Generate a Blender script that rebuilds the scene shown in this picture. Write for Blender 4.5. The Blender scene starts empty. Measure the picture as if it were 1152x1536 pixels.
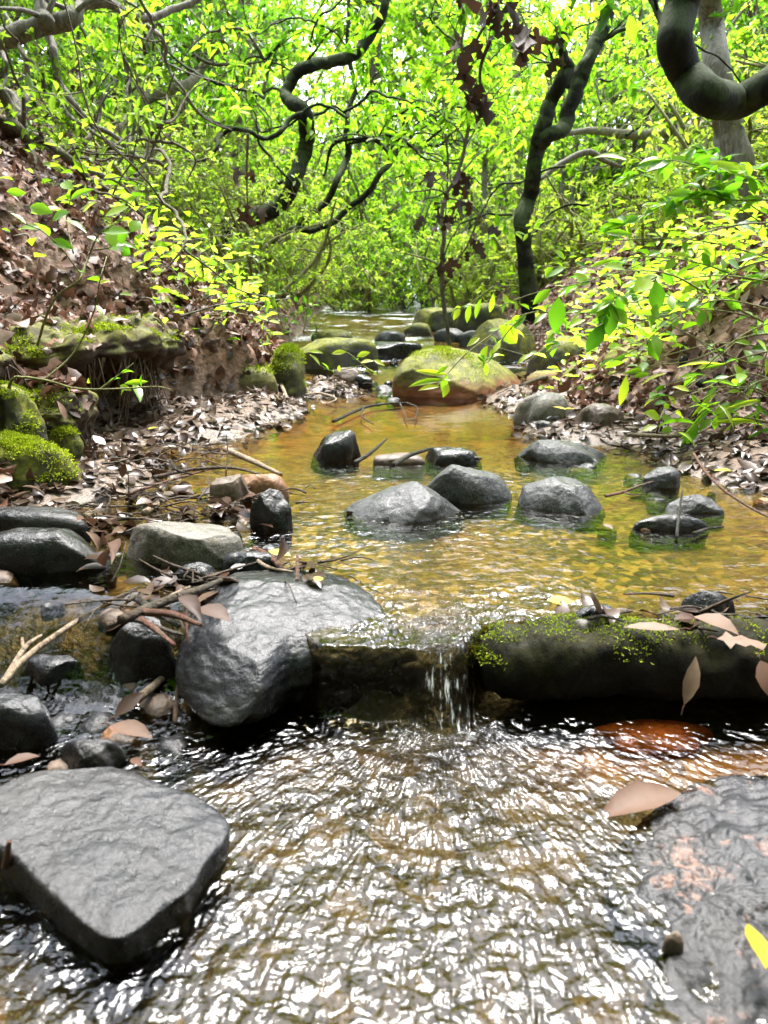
import bpy, math, random
import numpy as np
from mathutils import Vector, Matrix
random.seed(7)
RNG = np.random.RandomState(11)
SC = bpy.context.scene
COL = SC.collection

# ------------------------------------------------------------------ camera
CAM = np.array([0.0, 0.0, 0.42])
PITCH = math.radians(17.0)
FPX = 1109.0
FWD = np.array([0, math.cos(PITCH), -math.sin(PITCH)])
UPV = np.array([0, math.sin(PITCH), math.cos(PITCH)])
RGT = np.array([1.0, 0, 0])

def ray(px, py):
    return RGT * ((px - 576) / FPX) - UPV * ((py - 768) / FPX) + FWD

def at_z(px, py, z):
    """point of the place that a photo pixel shows, on the level z"""
    d = ray(px, py)
    return CAM + d * ((z - CAM[2]) / d[2])

def at_y(px, py, y):
    """the same, at distance y up the stream"""
    d = ray(px, py)
    return CAM + d * (y / d[1])

cam_data = bpy.data.cameras.new("camera")
cam = bpy.data.objects.new("camera", cam_data)
COL.objects.link(cam)
cam.location = CAM
cam.rotation_euler = (math.radians(90) - PITCH, 0, 0)
cam_data.sensor_fit = 'VERTICAL'
cam_data.sensor_height = 36
cam_data.sensor_width = 27
cam_data.lens = 36 * FPX / 1536
cam_data.clip_start = 0.02
cam_data.clip_end = 400
cam_data.dof.use_dof = True
cam_data.dof.focus_distance = 1.5
cam_data.dof.aperture_fstop = 8.0
SC.camera = cam

# ------------------------------------------------------------------ noise
class Perlin:
    def __init__(s, seed):
        r = np.random.RandomState(seed)
        s.p = np.tile(r.permutation(256), 3)
        g = r.normal(size=(256, 3))
        s.g = g / np.linalg.norm(g, axis=1)[:, None]
    def __call__(s, P):
        P = np.asarray(P, float)
        I = np.floor(P).astype(int)
        F = P - I
        I &= 255
        U = F * F * F * (F * (F * 6 - 15) + 10)
        out = 0
        for dx in (0, 1):
            wx = U[:, 0] if dx else 1 - U[:, 0]
            for dy in (0, 1):
                wy = U[:, 1] if dy else 1 - U[:, 1]
                for dz in (0, 1):
                    wz = U[:, 2] if dz else 1 - U[:, 2]
                    h = s.p[s.p[s.p[I[:, 0] + dx] + I[:, 1] + dy] + I[:, 2] + dz]
                    g = s.g[h]
                    dot = g[:, 0] * (F[:, 0] - dx) + g[:, 1] * (F[:, 1] - dy) + g[:, 2] * (F[:, 2] - dz)
                    out = out + wx * wy * wz * dot
        return out * 1.4

PN = [Perlin(i) for i in range(8)]

def fbm(P, octaves=4, gain=.5, lac=2.03, seed=0, ridged=False):
    P = np.asarray(P, float)
    a, t, out = 1.0, 0.0, 0
    for o in range(octaves):
        n = PN[(seed + o) % 8](P + 17.3 * o + seed * 5.1)
        if ridged:
            n = 1 - 2 * np.abs(n)
        out = out + a * n
        t += a
        a *= gain
        P = P * lac
    return out / t

def sm(t):
    t = np.clip(t, 0, 1)
    return t * t * (3 - 2 * t)

def xyz(x, y, z=0.0):
    x, y = np.broadcast_arrays(np.asarray(x, float), np.asarray(y, float))
    return np.stack([x.ravel(), y.ravel(), np.full(x.size, z)], 1)

# ------------------------------------------------------------------ mesh helpers
def mesh_from(name, V, faces, smooth=True, attrs=None, mat=None):
    """faces: list of int arrays, each (M, k)"""
    me = bpy.data.meshes.new(name)
    V = np.asarray(V, np.float32)
    me.vertices.add(len(V))
    me.vertices.foreach_set("co", V.ravel())
    faces = [np.asarray(f, np.int32) for f in faces if len(f)]
    nl = sum(f.size for f in faces)
    npoly = sum(len(f) for f in faces)
    me.loops.add(nl)
    me.polygons.add(npoly)
    me.loops.foreach_set("vertex_index", np.concatenate([f.ravel() for f in faces]))
    tot = np.concatenate([np.full(len(f), f.shape[1], np.int32) for f in faces])
    start = np.concatenate([[0], np.cumsum(tot)[:-1]]).astype(np.int32)
    me.polygons.foreach_set("loop_start", start)
    me.polygons.foreach_set("loop_total", tot)
    me.polygons.foreach_set("use_smooth", np.full(npoly, smooth))
    me.update(calc_edges=True)
    if attrs:
        for k, v in attrs.items():
            a = me.attributes.new(k, 'FLOAT', 'POINT')
            a.data.foreach_set("value", np.asarray(v, np.float32))
    if mat:
        me.materials.append(mat)
    return me

def link(name, me, parent=None, loc=None):
    o = bpy.data.objects.new(name, me)
    COL.objects.link(o)
    if parent is not None:
        o.parent = parent
    if loc is not None:
        o.location = loc
    return o

def tag(o, label=None, cat=None, group=None, kind=None):
    if label: o["label"] = label
    if cat: o["category"] = cat
    if group: o["group"] = group
    if kind: o["kind"] = kind
    return o

def empty(name, loc, label, cat, group=None):
    o = bpy.data.objects.new(name, None)
    COL.objects.link(o)
    o.empty_display_size = .05
    o.location = loc
    return tag(o, label, cat, group)

def grid_faces(nr, nc, wrap=False):
    r = np.arange(nr - 1)[:, None]
    c = np.arange(nc if wrap else nc - 1)[None, :]
    c2 = (c + 1) % nc
    a = r * nc + c
    b = r * nc + c2
    d = (r + 1) * nc + c
    e = (r + 1) * nc + c2
    return np.stack([a, b, e, d], -1).reshape(-1, 4)

class Soup:
    """collects pieces of geometry for ONE mesh, with a per-vertex 'rnd' value"""
    def __init__(s):
        s.V, s.F, s.R, s.n = [], [], [], 0
    def add(s, V, faces, rnd=0.5):
        V = np.asarray(V, float)
        s.V.append(V)
        for f in faces:
            s.F.append(np.asarray(f, np.int64) + s.n)
        s.R.append(np.broadcast_to(np.asarray(rnd, float), (len(V),)))
        s.n += len(V)
    def mesh(s, name, mat, origin=(0, 0, 0), smooth=True):
        by = {}
        for f in s.F:
            by.setdefault(f.shape[1], []).append(f)
        return mesh_from(name, np.concatenate(s.V) - np.asarray(origin), [np.concatenate(v) for v in by.values()],
                         smooth, {"rnd": np.concatenate(s.R)}, mat)

def smooth_path(P, n):
    """Catmull-Rom through the points, n samples"""
    P = np.asarray(P, float)
    if len(P) == 2:
        return P[0] + (P[1] - P[0]) * np.linspace(0, 1, n)[:, None]
    Q = np.vstack([2 * P[0] - P[1], P, 2 * P[-1] - P[-2]])
    t = np.linspace(0, len(P) - 1 - 1e-6, n)
    i = t.astype(int)
    f = (t - i)[:, None]
    a, b, c, d = Q[i], Q[i + 1], Q[i + 2], Q[i + 3]
    return .5 * (2 * b + (c - a) * f + (2 * a - 5 * b + 4 * c - d) * f * f + (3 * b - a - 3 * c + d) * f ** 3)

def tube(path, radii, sides=8, knob=0.0, seed=0, cap=True):
    """tapering tube along a path; returns verts and faces"""
    path = np.asarray(path, float)
    n = len(path)
    radii = np.interp(np.linspace(0, 1, n), np.linspace(0, 1, len(radii)), radii)
    T = np.gradient(path, axis=0)
    T /= np.linalg.norm(T, axis=1)[:, None] + 1e-9
    up = np.array([0.13, 0.31, 0.94])
    if abs(T[0] @ up) > .9: up = np.array([.9, .3, .1])
    A = np.zeros_like(T)
    a = np.cross(T[0], up); a /= np.linalg.norm(a)
    for i in range(n):
        a = a - T[i] * (a @ T[i]); a /= np.linalg.norm(a) + 1e-9
        A[i] = a
    B = np.cross(T, A)
    th = np.linspace(0, 2 * math.pi, sides, endpoint=False)
    D = A[:, None] * np.cos(th)[None, :, None] + B[:, None] * np.sin(th)[None, :, None]
    R = radii[:, None] * np.ones(sides)[None]
    if knob:
        q = (path[:, None] + D * radii[:, None, None] * 1.0).reshape(-1, 3)
        s = 1.0 / max(radii.max(), .004)
        if sides > 20:
            R = R * (1 + .35 * knob * fbm(q * s * np.array([2.6, 2.6, 1.1]), 3, .6, seed=seed + 1, ridged=True).reshape(n, sides))
        R = R * (1 + knob * fbm(q * s * .7, 3, seed=seed).reshape(n, sides) + knob * .6 * fbm(q * s * .18, 2, seed=seed + 2).reshape(n, sides))
    V = (path[:, None] + D * R[..., None]).reshape(-1, 3)
    F = [grid_faces(n, sides, True)]
    if cap:
        V = np.vstack([V, path[0], path[-1]])
        k = np.arange(sides); k2 = (k + 1) % sides
        F.append(np.stack([k2, k, np.full(sides, n * sides)], 1))
        F.append(np.stack([(n - 1) * sides + k, (n - 1) * sides + k2, np.full(sides, n * sides + 1)], 1))
    return V, F

# leaf templates: unit length along +y, half-width 1 along x, z up
LEAF6 = (np.array([[0, 0, 0], [-.85, .33, .12], [.85, .33, .12], [-.75, .66, .05], [.75, .66, .05], [0, 1, -.14]]),
         [np.array([[0, 2, 4, 5], [0, 5, 3, 1]])])
LEAF12 = (np.array([[0, 0, 0], [0, .28, .02], [0, .55, .01], [0, .8, -.05], [0, 1, -.14],
                    [-.6, .2, .07], [-1, .45, .1], [-.8, .7, .05], [-.36, .88, -.04],
                    [.6, .2, .07], [1, .45, .1], [.8, .7, .05], [.36, .88, -.04]]),
          [np.array([[0, 1, 6, 5], [1, 2, 7, 6], [2, 3, 8, 7], [9, 10, 1, 0], [10, 11, 2, 1], [11, 12, 3, 2]]),
           np.array([[3, 4, 8], [12, 4, 3]])])

def leaves(soup, P, D, N, length, width, rnd, templ=LEAF6, curl=1.0):
    """many leaves at once. P base points, D directions, N approximate face normals"""
    P, D, N = (np.asarray(a, float) for a in (P, D, N))
    D = D / (np.linalg.norm(D, axis=1)[:, None] + 1e-9)
    X = np.cross(D, N); X /= np.linalg.norm(X, axis=1)[:, None] + 1e-9
    Z = np.cross(X, D)
    TV, TF = templ
    m, k = len(P), len(TV)
    L = np.broadcast_to(length, (m,)); W = np.broadcast_to(width, (m,)) ; C = np.broadcast_to(curl, (m,))
    V = (P[:, None] + X[:, None] * (TV[None, :, 0:1] * W[:, None, None]) + D[:, None] * (TV[None, :, 1:2] * L[:, None, None])
         + Z[:, None] * (TV[None, :, 2:3] * (L * C)[:, None, None]))
    off = (np.arange(m) * k)[:, None, None]
    F = [(f[None] + off).reshape(-1, f.shape[1]) for f in TF]
    soup.add(V.reshape(-1, 3), F, np.repeat(np.broadcast_to(rnd, (m,)), k))

def rand_dirs(n, rng=RNG):
    v = rng.normal(size=(n, 3))
    return v / np.linalg.norm(v, axis=1)[:, None]

# ------------------------------------------------------------------ materials
class Mat:
    def __init__(s, name):
        s.m = bpy.data.materials.new(name)
        s.m.use_nodes = True
        s.t = s.m.node_tree
        s.t.nodes.clear()
        s.out = s.t.nodes.new("ShaderNodeOutputMaterial")
    def n(s, kind, ins=None, **attrs):
        nd = s.t.nodes.new("ShaderNode" + kind)
        for k, v in attrs.items():
            setattr(nd, k, v)
        for k, v in (ins or {}).items():
            sock = nd.inputs[k]
            if hasattr(v, "is_output"):
                s.t.links.new(v, sock)
            elif isinstance(v, bpy.types.Node):
                s.t.links.new(v.outputs[0], sock)
            else:
                if isinstance(v, tuple) and len(v) == 3 and sock.type == 'RGBA': v = (*v, 1)
                sock.default_value = v
        return nd
    def pos(s, kind="Object"):
        return s.n("TexCoord").outputs[kind]
    def wpos(s):
        return s.n("NewGeometry").outputs["Position"]
    def noise(s, vec, scale, detail=4, rough=.55, dist=0.0):
        return s.n("TexNoise", {"Vector": vec, "Scale": scale, "Detail": detail, "Roughness": rough, "Distortion": dist}).outputs["Fac"]
    def ramp(s, fac, stops):
        nd = s.n("ValToRGB", {"Fac": fac})
        e = nd.color_ramp.elements
        while len(e) < len(stops): e.new(.5)
        for el, (p, c) in zip(e, stops):
            el.position = p
            el.color = (*c, 1) if isinstance(c, tuple) else (c, c, c, 1)
        return nd.outputs["Color"]
    def mix(s, fac, a, b, blend='MIX'):
        nd = s.n("Mix", data_type='RGBA', blend_type=blend)
        for i, v in ((0, fac), (6, a), (7, b)):
            if hasattr(v, "is_output"): s.t.links.new(v, nd.inputs[i])
            else: nd.inputs[i].default_value = (*v, 1) if isinstance(v, tuple) else v
        return nd.outputs[2]
    def math(s, op, a, b=0.0, clamp=False):
        nd = s.n("Math", {0: a, 1: b}, operation=op)
        nd.use_clamp = clamp
        return nd.outputs[0]
    def attr(s, name):
        return s.n("Attribute", attribute_name=name).outputs["Fac"]
    def bump(s, height, strength, dist, normal=None):
        ins = {"Height": height, "Strength": strength, "Distance": dist}
        if normal is not None: ins["Normal"] = normal
        return s.n("Bump", ins).outputs["Normal"]
    def principled(s, **ins):
        nd = s.n("BsdfPrincipled", {k.replace("_", " "): v for k, v in ins.items()})
        return nd.outputs[0]
    def done(s, surf):
        s.t.links.new(surf, s.out.inputs["Surface"])
        return s.m

def leaf_mat(name, stops, trans=.5, rough=.4, spec=.3):
    m = Mat(name)
    oi = m.n("ObjectInfo").outputs["Random"]
    r = m.math('ADD', m.attr("rnd"), m.math('MULTIPLY', m.math('SUBTRACT', oi, .5), .35), True)
    c = m.ramp(r, stops)
    bs = m.principled(Base_Color=c, Roughness=rough, Specular_IOR_Level=spec)
    tc = m.mix(1.0, c, (1.85, 2.3, .8), 'MULTIPLY')
    tr = m.n("BsdfTranslucent", {"Color": tc}).outputs[0]
    return m.done(m.n("MixShader", {0: trans, 1: bs, 2: tr}).outputs[0])

def dead_leaf_mat(name, stops, rough=.45):
    m = Mat(name)
    c = m.ramp(m.attr("rnd"), stops)
    n = m.noise(m.wpos(), 60, 3)
    c = m.mix(m.math('MULTIPLY', n, .8), c, (.05, .026, .014))
    bs = m.principled(Base_Color=c, Roughness=rough, Specular_IOR_Level=.3)
    tr = m.n("BsdfTranslucent", {"Color": c}).outputs[0]
    return m.done(m.n("MixShader", {0: .2, 1: bs, 2: tr}).outputs[0])

def bark_mat(name, dark, light, moss=0.0, scale=1.0, rough=.75):
    m = Mat(name)
    p = m.wpos()
    st = m.n("Mapping", {"Vector": p, "Scale": (1, 1, .25)}).outputs[0]
    a = m.noise(st, 60 * scale, 7, .7, .5)
    b = m.noise(p, 7 * scale, 4)
    c = m.mix(m.ramp(a, [(.35, 0.0), (.65, 1.0)]), dark, light)
    c = m.mix(m.math('MULTIPLY', m.ramp(b, [(.5, 0.0), (.62, 1.0)]), .3), c, (.12, .125, .10))
    if moss:
        up = m.n("SeparateXYZ", {0: m.n("NewGeometry").outputs["Normal"]}).outputs[2]
        k = m.math('MULTIPLY', m.ramp(m.math('ADD', m.math('MULTIPLY', up, .3), m.noise(p, 12, 4)), [(.45, 0.0), (.6, 1.0)]), moss)
        c = m.mix(k, c, (.06, .10, .015))
    nrm = m.bump(a, .9, .016)
    return m.done(m.principled(Base_Color=c, Roughness=rough, Normal=nrm, Specular_IOR_Level=.25))

def rock_mat(name, dark, light, rough=.28, grain=1.0, tint=None, moss=0.0, coat=.03, lichen=0.0, low=None, spec=.28):
    """wet stone: a dark base with fine grain, wrinkles and a film of water"""
    m = Mat(name)
    p = m.wpos()
    fine = m.noise(p, 280 * grain, 5, .7)
    mid = m.noise(p, 55 * grain, 6, .62, .6)
    big = m.noise(p, 11 * grain, 4, .6)
    c = m.mix(m.ramp(m.mix(.5, mid, big), [(.38, 0.0), (.62, 1.0)]), dark, light)
    c = m.mix(m.math('MULTIPLY', m.ramp(m.noise(p, 520 * grain, 2, .6), [(.56, 0.0), (.66, 1.0)]), .35 if light[0] > .05 else .16), c, light if light[0] > .1 else (.12, .12, .118))
    c = m.mix(m.math('MULTIPLY', m.ramp(m.noise(p, 5.5, 5, .65), [(.5, 0.0), (.66, 1.0)]), .4 if light[0] > .05 else .2), c, (.05, .04, .026))
    if tint:
        c = m.mix(m.ramp(m.mix(.4, big, mid), [(.56, 0.0), (.66, .9)]), c, tint)
    if lichen:
        c = m.mix(m.math('MULTIPLY', m.ramp(fine, [(.5, 0.0), (.62, 1.0)]), lichen), c, (.34, .34, .31))
    nz = m.n("SeparateXYZ", {0: m.n("NewGeometry").outputs["Normal"]}).outputs[2]
    r = m.ramp(m.mix(.5, mid, big), [(.38, rough * .65), (.62, min(rough * 1.9, 1))])
    if moss:
        k = m.math('MULTIPLY', m.ramp(m.math('ADD', m.math('MULTIPLY', nz, .28), m.noise(p, 14, 5, .65)), [(.5, 0.0), (.68, 1.0)]), moss)
        mc = m.ramp(m.mix(.5, m.noise(p, 130, 3), m.noise(p, 22, 4)), [(.36, (.02, .032, .004)), (.62, (.18, .18, .012))])
        c = m.mix(k, c, mc)
        r = m.mix(k, r, (.8, .8, .8))
        coat = m.math('MULTIPLY', m.math('SUBTRACT', 1.0, k), coat)
    if low:
        z = m.n("SeparateXYZ", {0: m.pos()}).outputs[2]
        c = m.mix(m.ramp(m.math('ADD', m.math('MULTIPLY', z, 6), m.math('MULTIPLY', big, .6)), [(.5, .95), (.8, 0.0)]), c, low)
    vor = m.n("TexVoronoi", {"Vector": m.mix(.12, p, m.n("TexNoise", {"Vector": p, "Scale": 14.0, "Detail": 3.0}).outputs["Color"]), "Scale": 16.0 * grain}, feature='DISTANCE_TO_EDGE').outputs["Distance"]
    crack = m.ramp(vor, [(0.0, 0.0), (.05, 1.0)])
    n1 = m.bump(mid, .42, .0035)
    n2 = m.bump(fine, .8, .0013, n1)
    n3 = m.bump(crack, .10, .002, n2)
    return m.done(m.principled(Base_Color=c, Roughness=r, Normal=n3, Coat_Weight=coat, Coat_Roughness=.13, Coat_Normal=n2, Specular_IOR_Level=spec))
# ------------------------------------------------------------------ the stream and its banks
XL_T = ([-3, 0, 1.0, 1.45, 1.8, 2.2, 2.55, 2.8, 3.3, 4, 6, 9, 12, 16, 25, 120],
        [-1.1, -.85, -.80, -.76, -.82, -.86, -.72, -.40, -.42, -.55, -.62, -.6, -.35, .1, 1.2, 6])
XR_T = ([-3, 0, 1.0, 1.8, 2.2, 2.6, 3.0, 3.6, 5, 7, 9, 12, 16, 25, 120],
        [1.2, 1.0, .96, .95, .76, .52, .58, .74, .74, .66, .55, .7, 1.1, 2.2, 7])
def XL(y): return np.interp(y, *XL_T)
def XR(y): return np.interp(y, *XR_T)
BL = ([0, .03, .10, .2, .35, .7, 1.2, 2.5, 5, 12, 60, 200], [0, .08, .20, .28, .36, .66, 1.0, 1.85, 2.9, 4.6, 9, 12])
BR = ([0, .1, .3, .6, 1.2, 2.5, 5, 12, 60, 200], [0, .04, .14, .36, .74, 1.35, 2.2, 4, 8, 11])
BASE = ([-9, 3.15, 3.6, 4.6, 4.9, 6.2, 6.6, 8, 11, 14, 30, 120], [0, 0, .045, .06, .10, .12, .17, .22, .35, .6, 3.0, 14])

LOWER = -.09
# where the water steps down to the lower pool: y of the middle of the step and half its length, along x
DAM_X = [-1.2, -.62, -.45, -.32, -.24, -.12, -.08, .035, .055, .075, .10, .13, .16, .3, 1.2]
DAM_Y = [.92, .92, .90, .89, .88, .86, .806, .800, .796, .795, .805, .86, .87, .87, .87]
DAM_W = [.10, .10, .10, .08, .03, .02, .010, .012, .035, .04, .03, .02, .02, .02, .02]
def water_level(x, y):
    x = np.asarray(x, float); y = np.asarray(y, float)
    yd = np.interp(x, DAM_X, DAM_Y); w = np.interp(x, DAM_X, DAM_W)
    s = sm((y - (yd - w)) / (2 * w))
    return LOWER + (0 - LOWER) * s + np.interp(y, *BASE)

def shores(x, y):
    q = xyz(x, y)
    wob = .05 * fbm(q * 3.1, 3, seed=1) + .02 * fbm(q * 13, 2, seed=4)
    xs = np.ravel(np.broadcast_to(x, np.broadcast(x, y).shape)); ys = np.ravel(np.broadcast_to(y, np.broadcast(x, y).shape))
    return XL(ys) - xs + wob, xs - XR(ys) + wob

# low bars of mud and gravel, hollows and mounds: (px, py of the centre on the water plane or x,y), radii, height
BUMPS = [(-.58, 2.32, .24, .30, .085), (-.62, 1.62, .13, .22, .07), (-.40, 2.62, .14, .16, .06), (.60, 2.18, .22, .20, .07), (.86, 1.72, .18, .2, .07),
         (-.52, 1.25, .16, .05, .035), (-.30, 1.33, .12, .05, .04), (.9, 1.2, .2, .16, .045), (-.36, .95, .12, .05, .02),
         (.36, .88, .17, .028, .045), (.78, .88, .22, .028, .045), (-.22, 3.15, .12, .2, .07), (.52, 2.85, .16, .2, .06)]
def ground_z(x, y, detail=True):
    shp = np.broadcast(x, y).shape
    x = np.ravel(np.broadcast_to(x, shp)).astype(float); y = np.ravel(np.broadcast_to(y, shp)).astype(float)
    sl, sr = shores(x, y)
    q = xyz(x, y)
    wl = water_level(x, y)
    inside = np.minimum(-sl, -sr)
    depth = .036 * sm(inside / .22) + .012 * fbm(q * 6, 3, seed=2) * sm(inside / .1)
    bed = water_level(x, y - .05) - depth
    for bx, by, rx, ry, h in BUMPS:
        bed = bed + h * np.exp(-((x - bx) / rx) ** 2 - ((y - by) / ry) ** 2)
    sl2 = np.maximum(sl, 0); sr2 = np.maximum(sr, 0)
    bank = np.interp(sl2, *BL) * (sl > 0) + np.interp(sr2, *BR) * (sr > 0)
    s = np.maximum(sl2, sr2)
    near = sm((y + .3) / 1.2) * .8 + .2
    bank = bank * np.where(s < 5, near, 1)
    rough = (.10 * fbm(q * 1.1, 3, seed=5) + .05 * fbm(q * 5, 3, seed=6) + .018 * fbm(q * 22, 2, seed=3)) * sm(s / .5)
    out = s > 0
    z = np.where(out, bed * 0 + np.minimum(wl, np.interp(y, *BASE)) - .004 + bank + rough, bed)
    if detail:
        z = z + .004 * fbm(q * 45, 2, seed=1)
    return z.reshape(shp)

def axis(segs):
    out = []
    for a, b, n in segs:
        out.append(np.linspace(a, b, n, endpoint=False))
    return np.concatenate(out + [[segs[-1][1]]])

# ground: one sheet to the horizon
gx = axis([(-150, -40, 8), (-40, -10, 22), (-10, -3, 50), (-3, -1.3, 60), (-1.3, 1.3, 150), (1.3, 3, 60), (3, 10, 50), (10, 40, 22), (40, 150, 8)])
gy = axis([(-30, -3, 10), (-3, .2, 20), (.2, 3.4, 190), (3.4, 7, 110), (7, 14, 70), (14, 40, 50), (40, 200, 12)])
GX, GY = np.meshgrid(gx, gy)
GZ = ground_z(GX, GY)
sl, sr = shores(GX, GY)
s_out = np.maximum(np.maximum(sl, sr), -.3)
q = xyz(GX, GY)
wl = water_level(GX.ravel(), GY.ravel())
wet = sm((wl + .035 - GZ.ravel()) / .03)
orange = sm((GY.ravel() - 1.75) / .5) * sm((3.6 - GY.ravel()) / .4) + .9 * np.exp(-((GY.ravel() - .76) / .07) ** 2) * sm((GX.ravel() - .12) / .1)
soil = sm((sr - .28) / .1) * sm((.8 - sr) / .3) * sm((GY.ravel() - 2.2) / .3) * sm((3.6 - GY.ravel()) / .5) + .7 * sm(sl / .02) * sm((.25 - sl) / .1)
soil = np.clip(soil * (.65 + 1.3 * fbm(q * 3, 3, seed=7)), 0, 1)
green = sm((GY.ravel() - 4.5) / 6) * sm(.5 + 1.4 * fbm(q * .7, 4, seed=3))

m = Mat("forest_floor")
p = m.wpos()
n1 = m.noise(p, 9, 6, .6); n2 = m.noise(p, 55, 5, .65); n3 = m.noise(p, 2.2, 4)
vor = m.n("TexVoronoi", {"Vector": p, "Scale": 62.0, "Randomness": 1.0})
vor2 = m.n("TexVoronoi", {"Vector": p, "Scale": 26.0, "Randomness": 1.0})
litter = m.ramp(m.mix(.5, n2, n1), [(.34, (.03, .015, .008)), (.48, (.15, .08, .05)), (.62, (.36, .25, .19))])
earth = m.ramp(n2, [(.3, (.09, .04, .015)), (.6, (.26, .13, .06)), (.75, (.40, .25, .14))])
c = m.mix(m.attr("soil"), litter, earth)
moss = m.ramp(m.noise(p, 110, 3), [(.3, (.045, .07, .008)), (.7, (.16, .19, .02))])
c = m.mix(m.ramp(m.attr("green"), [(.3, 0.0), (.8, .85)]), c, moss)
mud = m.ramp(n2, [(.3, (.035, .022, .014)), (.7, (.16, .11, .075))])
# the bed: coarse sand and small pebbles
bedA = m.ramp(m.mix(.55, vor.outputs["Color"], n2), [(.3, (.006, .006, .0015)), (.48, (.06, .047, .010)), (.62, (.36, .28, .075))])
bedB = m.ramp(m.mix(.4, vor2.outputs["Color"], n1), [(.3, (.08, .020, .003)), (.5, (.22, .075, .012)), (.7, (.38, .17, .045))])
bed = m.mix(m.attr("orange"), bedA, bedB)
bed = m.mix(m.ramp(n3, [(.42, .0), (.6, .75)]), bed, m.ramp(n2, [(.35, (.04, .025, .012)), (.65, (.30, .18, .08))]))
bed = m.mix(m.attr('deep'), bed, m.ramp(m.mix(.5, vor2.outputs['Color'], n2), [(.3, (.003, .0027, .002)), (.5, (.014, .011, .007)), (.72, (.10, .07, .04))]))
bed = m.mix(m.attr('dam_shade'), bed, (.010, .0075, .005))  # black shade under the ledge and log, put into the bed colour
c = m.mix(m.attr("mud"), c, mud)
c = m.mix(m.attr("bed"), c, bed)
rgh = m.mix(m.attr("wet"), (.85, .85, .85), (.28, .28, .28))
nb = m.bump(n2, .7, .012)
nb = m.bump(vor.outputs["Distance"], .4, .004, nb)
GROUND = m.done(m.principled(Base_Color=c, Roughness=rgh, Normal=nb, Specular_IOR_Level=.5))
mudm = sm((.10 - s_out) / .1) * sm((GZ.ravel() - wl + .03) / .03)
bedm = sm((wl - .004 - GZ.ravel()) / .012) * (s_out < .03)
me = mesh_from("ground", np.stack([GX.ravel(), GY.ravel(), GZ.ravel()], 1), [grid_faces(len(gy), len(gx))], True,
               {"wet": wet, "orange": np.clip(orange, 0, 1), "soil": soil, "green": green, "mud": mudm, "bed": bedm, "dam_shade": sm((.945 - GY.ravel()) / .03) * sm((GY.ravel() - .77) / .03) * sm((GX.ravel() + .30) / .08), "deep": sm((.97 - GY.ravel() + .08 * sm((GX.ravel() - .06) / .05) + .12 * sm((-.1 - GX.ravel()) / .1)) / .08) * (1 - .8 * np.clip(orange, 0, 1))}, GROUND)
tag(link("ground", me), kind="structure")

# ------------------------------------------------------------------ water: one running surface, from the far riffle over the fall into the lower pool
wy = axis([(-1.2, .18, 14), (.18, .74, 230), (.74, 1.0, 110), (1.0, 1.7, 150), (1.7, 3.4, 170), (3.4, 7, 200), (7, 14, 60)])
wx = np.linspace(-1, 1, 520)
C0 = (XL(wy) + XR(wy)) / 2
H0 = (XR(wy) - XL(wy)) / 2 + .18
WX = C0[:, None] + H0[:, None] * wx[None]
WY = np.repeat(wy[:, None], len(wx), 1)
X, Y = WX.ravel(), WY.ravel()
Wz = water_level(X, Y)
fx, fy = .07, .80                                                  # foot of the fall
dx, dy = X - fx, Y - fy
rr = np.sqrt(dx * dx + dy * dy) + 1e-6
an = np.arctan2(dx, np.maximum(-dy, .03))
# running ripples: long across the flow in the pools, fanning out from the foot of the fall
q1 = np.stack([X + .02 * fbm(xyz(X, Y) * 9, 2, seed=6), Y, 0 * X], 1)
fan = np.stack([an * .35 + .04 * fbm(xyz(X, Y) * 12, 2, seed=3), rr * 1.0, 0 * X + .3], 1)
low = sm((.84 - Y) / .06)
chop_lo = .55 * fbm(q1 * np.array([27, 36, 1]), 2, .45, seed=1) + .45 * fbm(fan * np.array([52, 27, 1]), 2, .45, seed=4)
chop_lo += .5 * (fbm(q1 * np.array([11, 13, 1]), 2, seed=2))
foot = np.exp(-(rr / .13) ** 2)
chop_lo = chop_lo * (.0066 + .014 * foot) * (.72 + 1.5 * np.clip(fbm(q1 * 5, 3, seed=3), -.42, .5)) + .006 * foot * fbm(q1 * np.array([28, 28, 1]), 2, seed=7)
calm_left = sm((-.2 - X) / .15) * sm((Y - .62) / .1)
shade_calm = sm((X - .22) / .1) * sm((Y - .66) / .06)
chop_lo *= 1 - .55 * np.maximum(calm_left, shade_calm)
riff = np.exp(-((Y - 1.22 - .1 * X) / .16) ** 2) * sm((.35 - np.abs(X + .05)) / .15) + .7 * np.exp(-((Y - 1.62) / .1) ** 2) * sm((X + .2) / .1) + 1.7 * np.exp(-((Y - .94) / .07) ** 2) * sm((.3 - np.abs(X - .02)) / .1)
pool = sm((Y - 1.7) / .5) * sm((3.1 - Y) / .2)
amp_hi = (.0026 + .0026 * np.clip(riff, 0, 1.7)) * (1 - .86 * pool) + .005 * sm((Y - 3.2) / .4)
chop_hi = fbm(q1 * np.array([20, 38, 1]), 3, .6, seed=5) * amp_hi + .0008 * fbm(q1 * np.array([7, 12, 1]), 2, seed=6)
fall = np.exp(-((X - .06) / .11) ** 2) * np.exp(-((Y - .87) / .075) ** 2)
streak = fbm(np.stack([(X - .06) * (1 + 3 * sm((Y - .8) / .15)) * 55 + 2 * fbm(q1 * 20, 2, seed=2), Y * 9, 0 * X], 1), 3, .55, seed=3)
Wz = Wz + low * chop_lo + (1 - low) * chop_hi + .013 * fall * streak - .012 * fall * np.exp(-((Y - .87) / .05) ** 2) * (np.abs(X - .06) < .5) * np.exp(-((X - .07) / .05) ** 2)
m = Mat("stream_water")
p = m.wpos()
fine = m.noise(m.n("Mapping", {"Vector": p, "Scale": (1, 1.3, 1)}).outputs[0], 70, 1.5, .5, .5)
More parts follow.
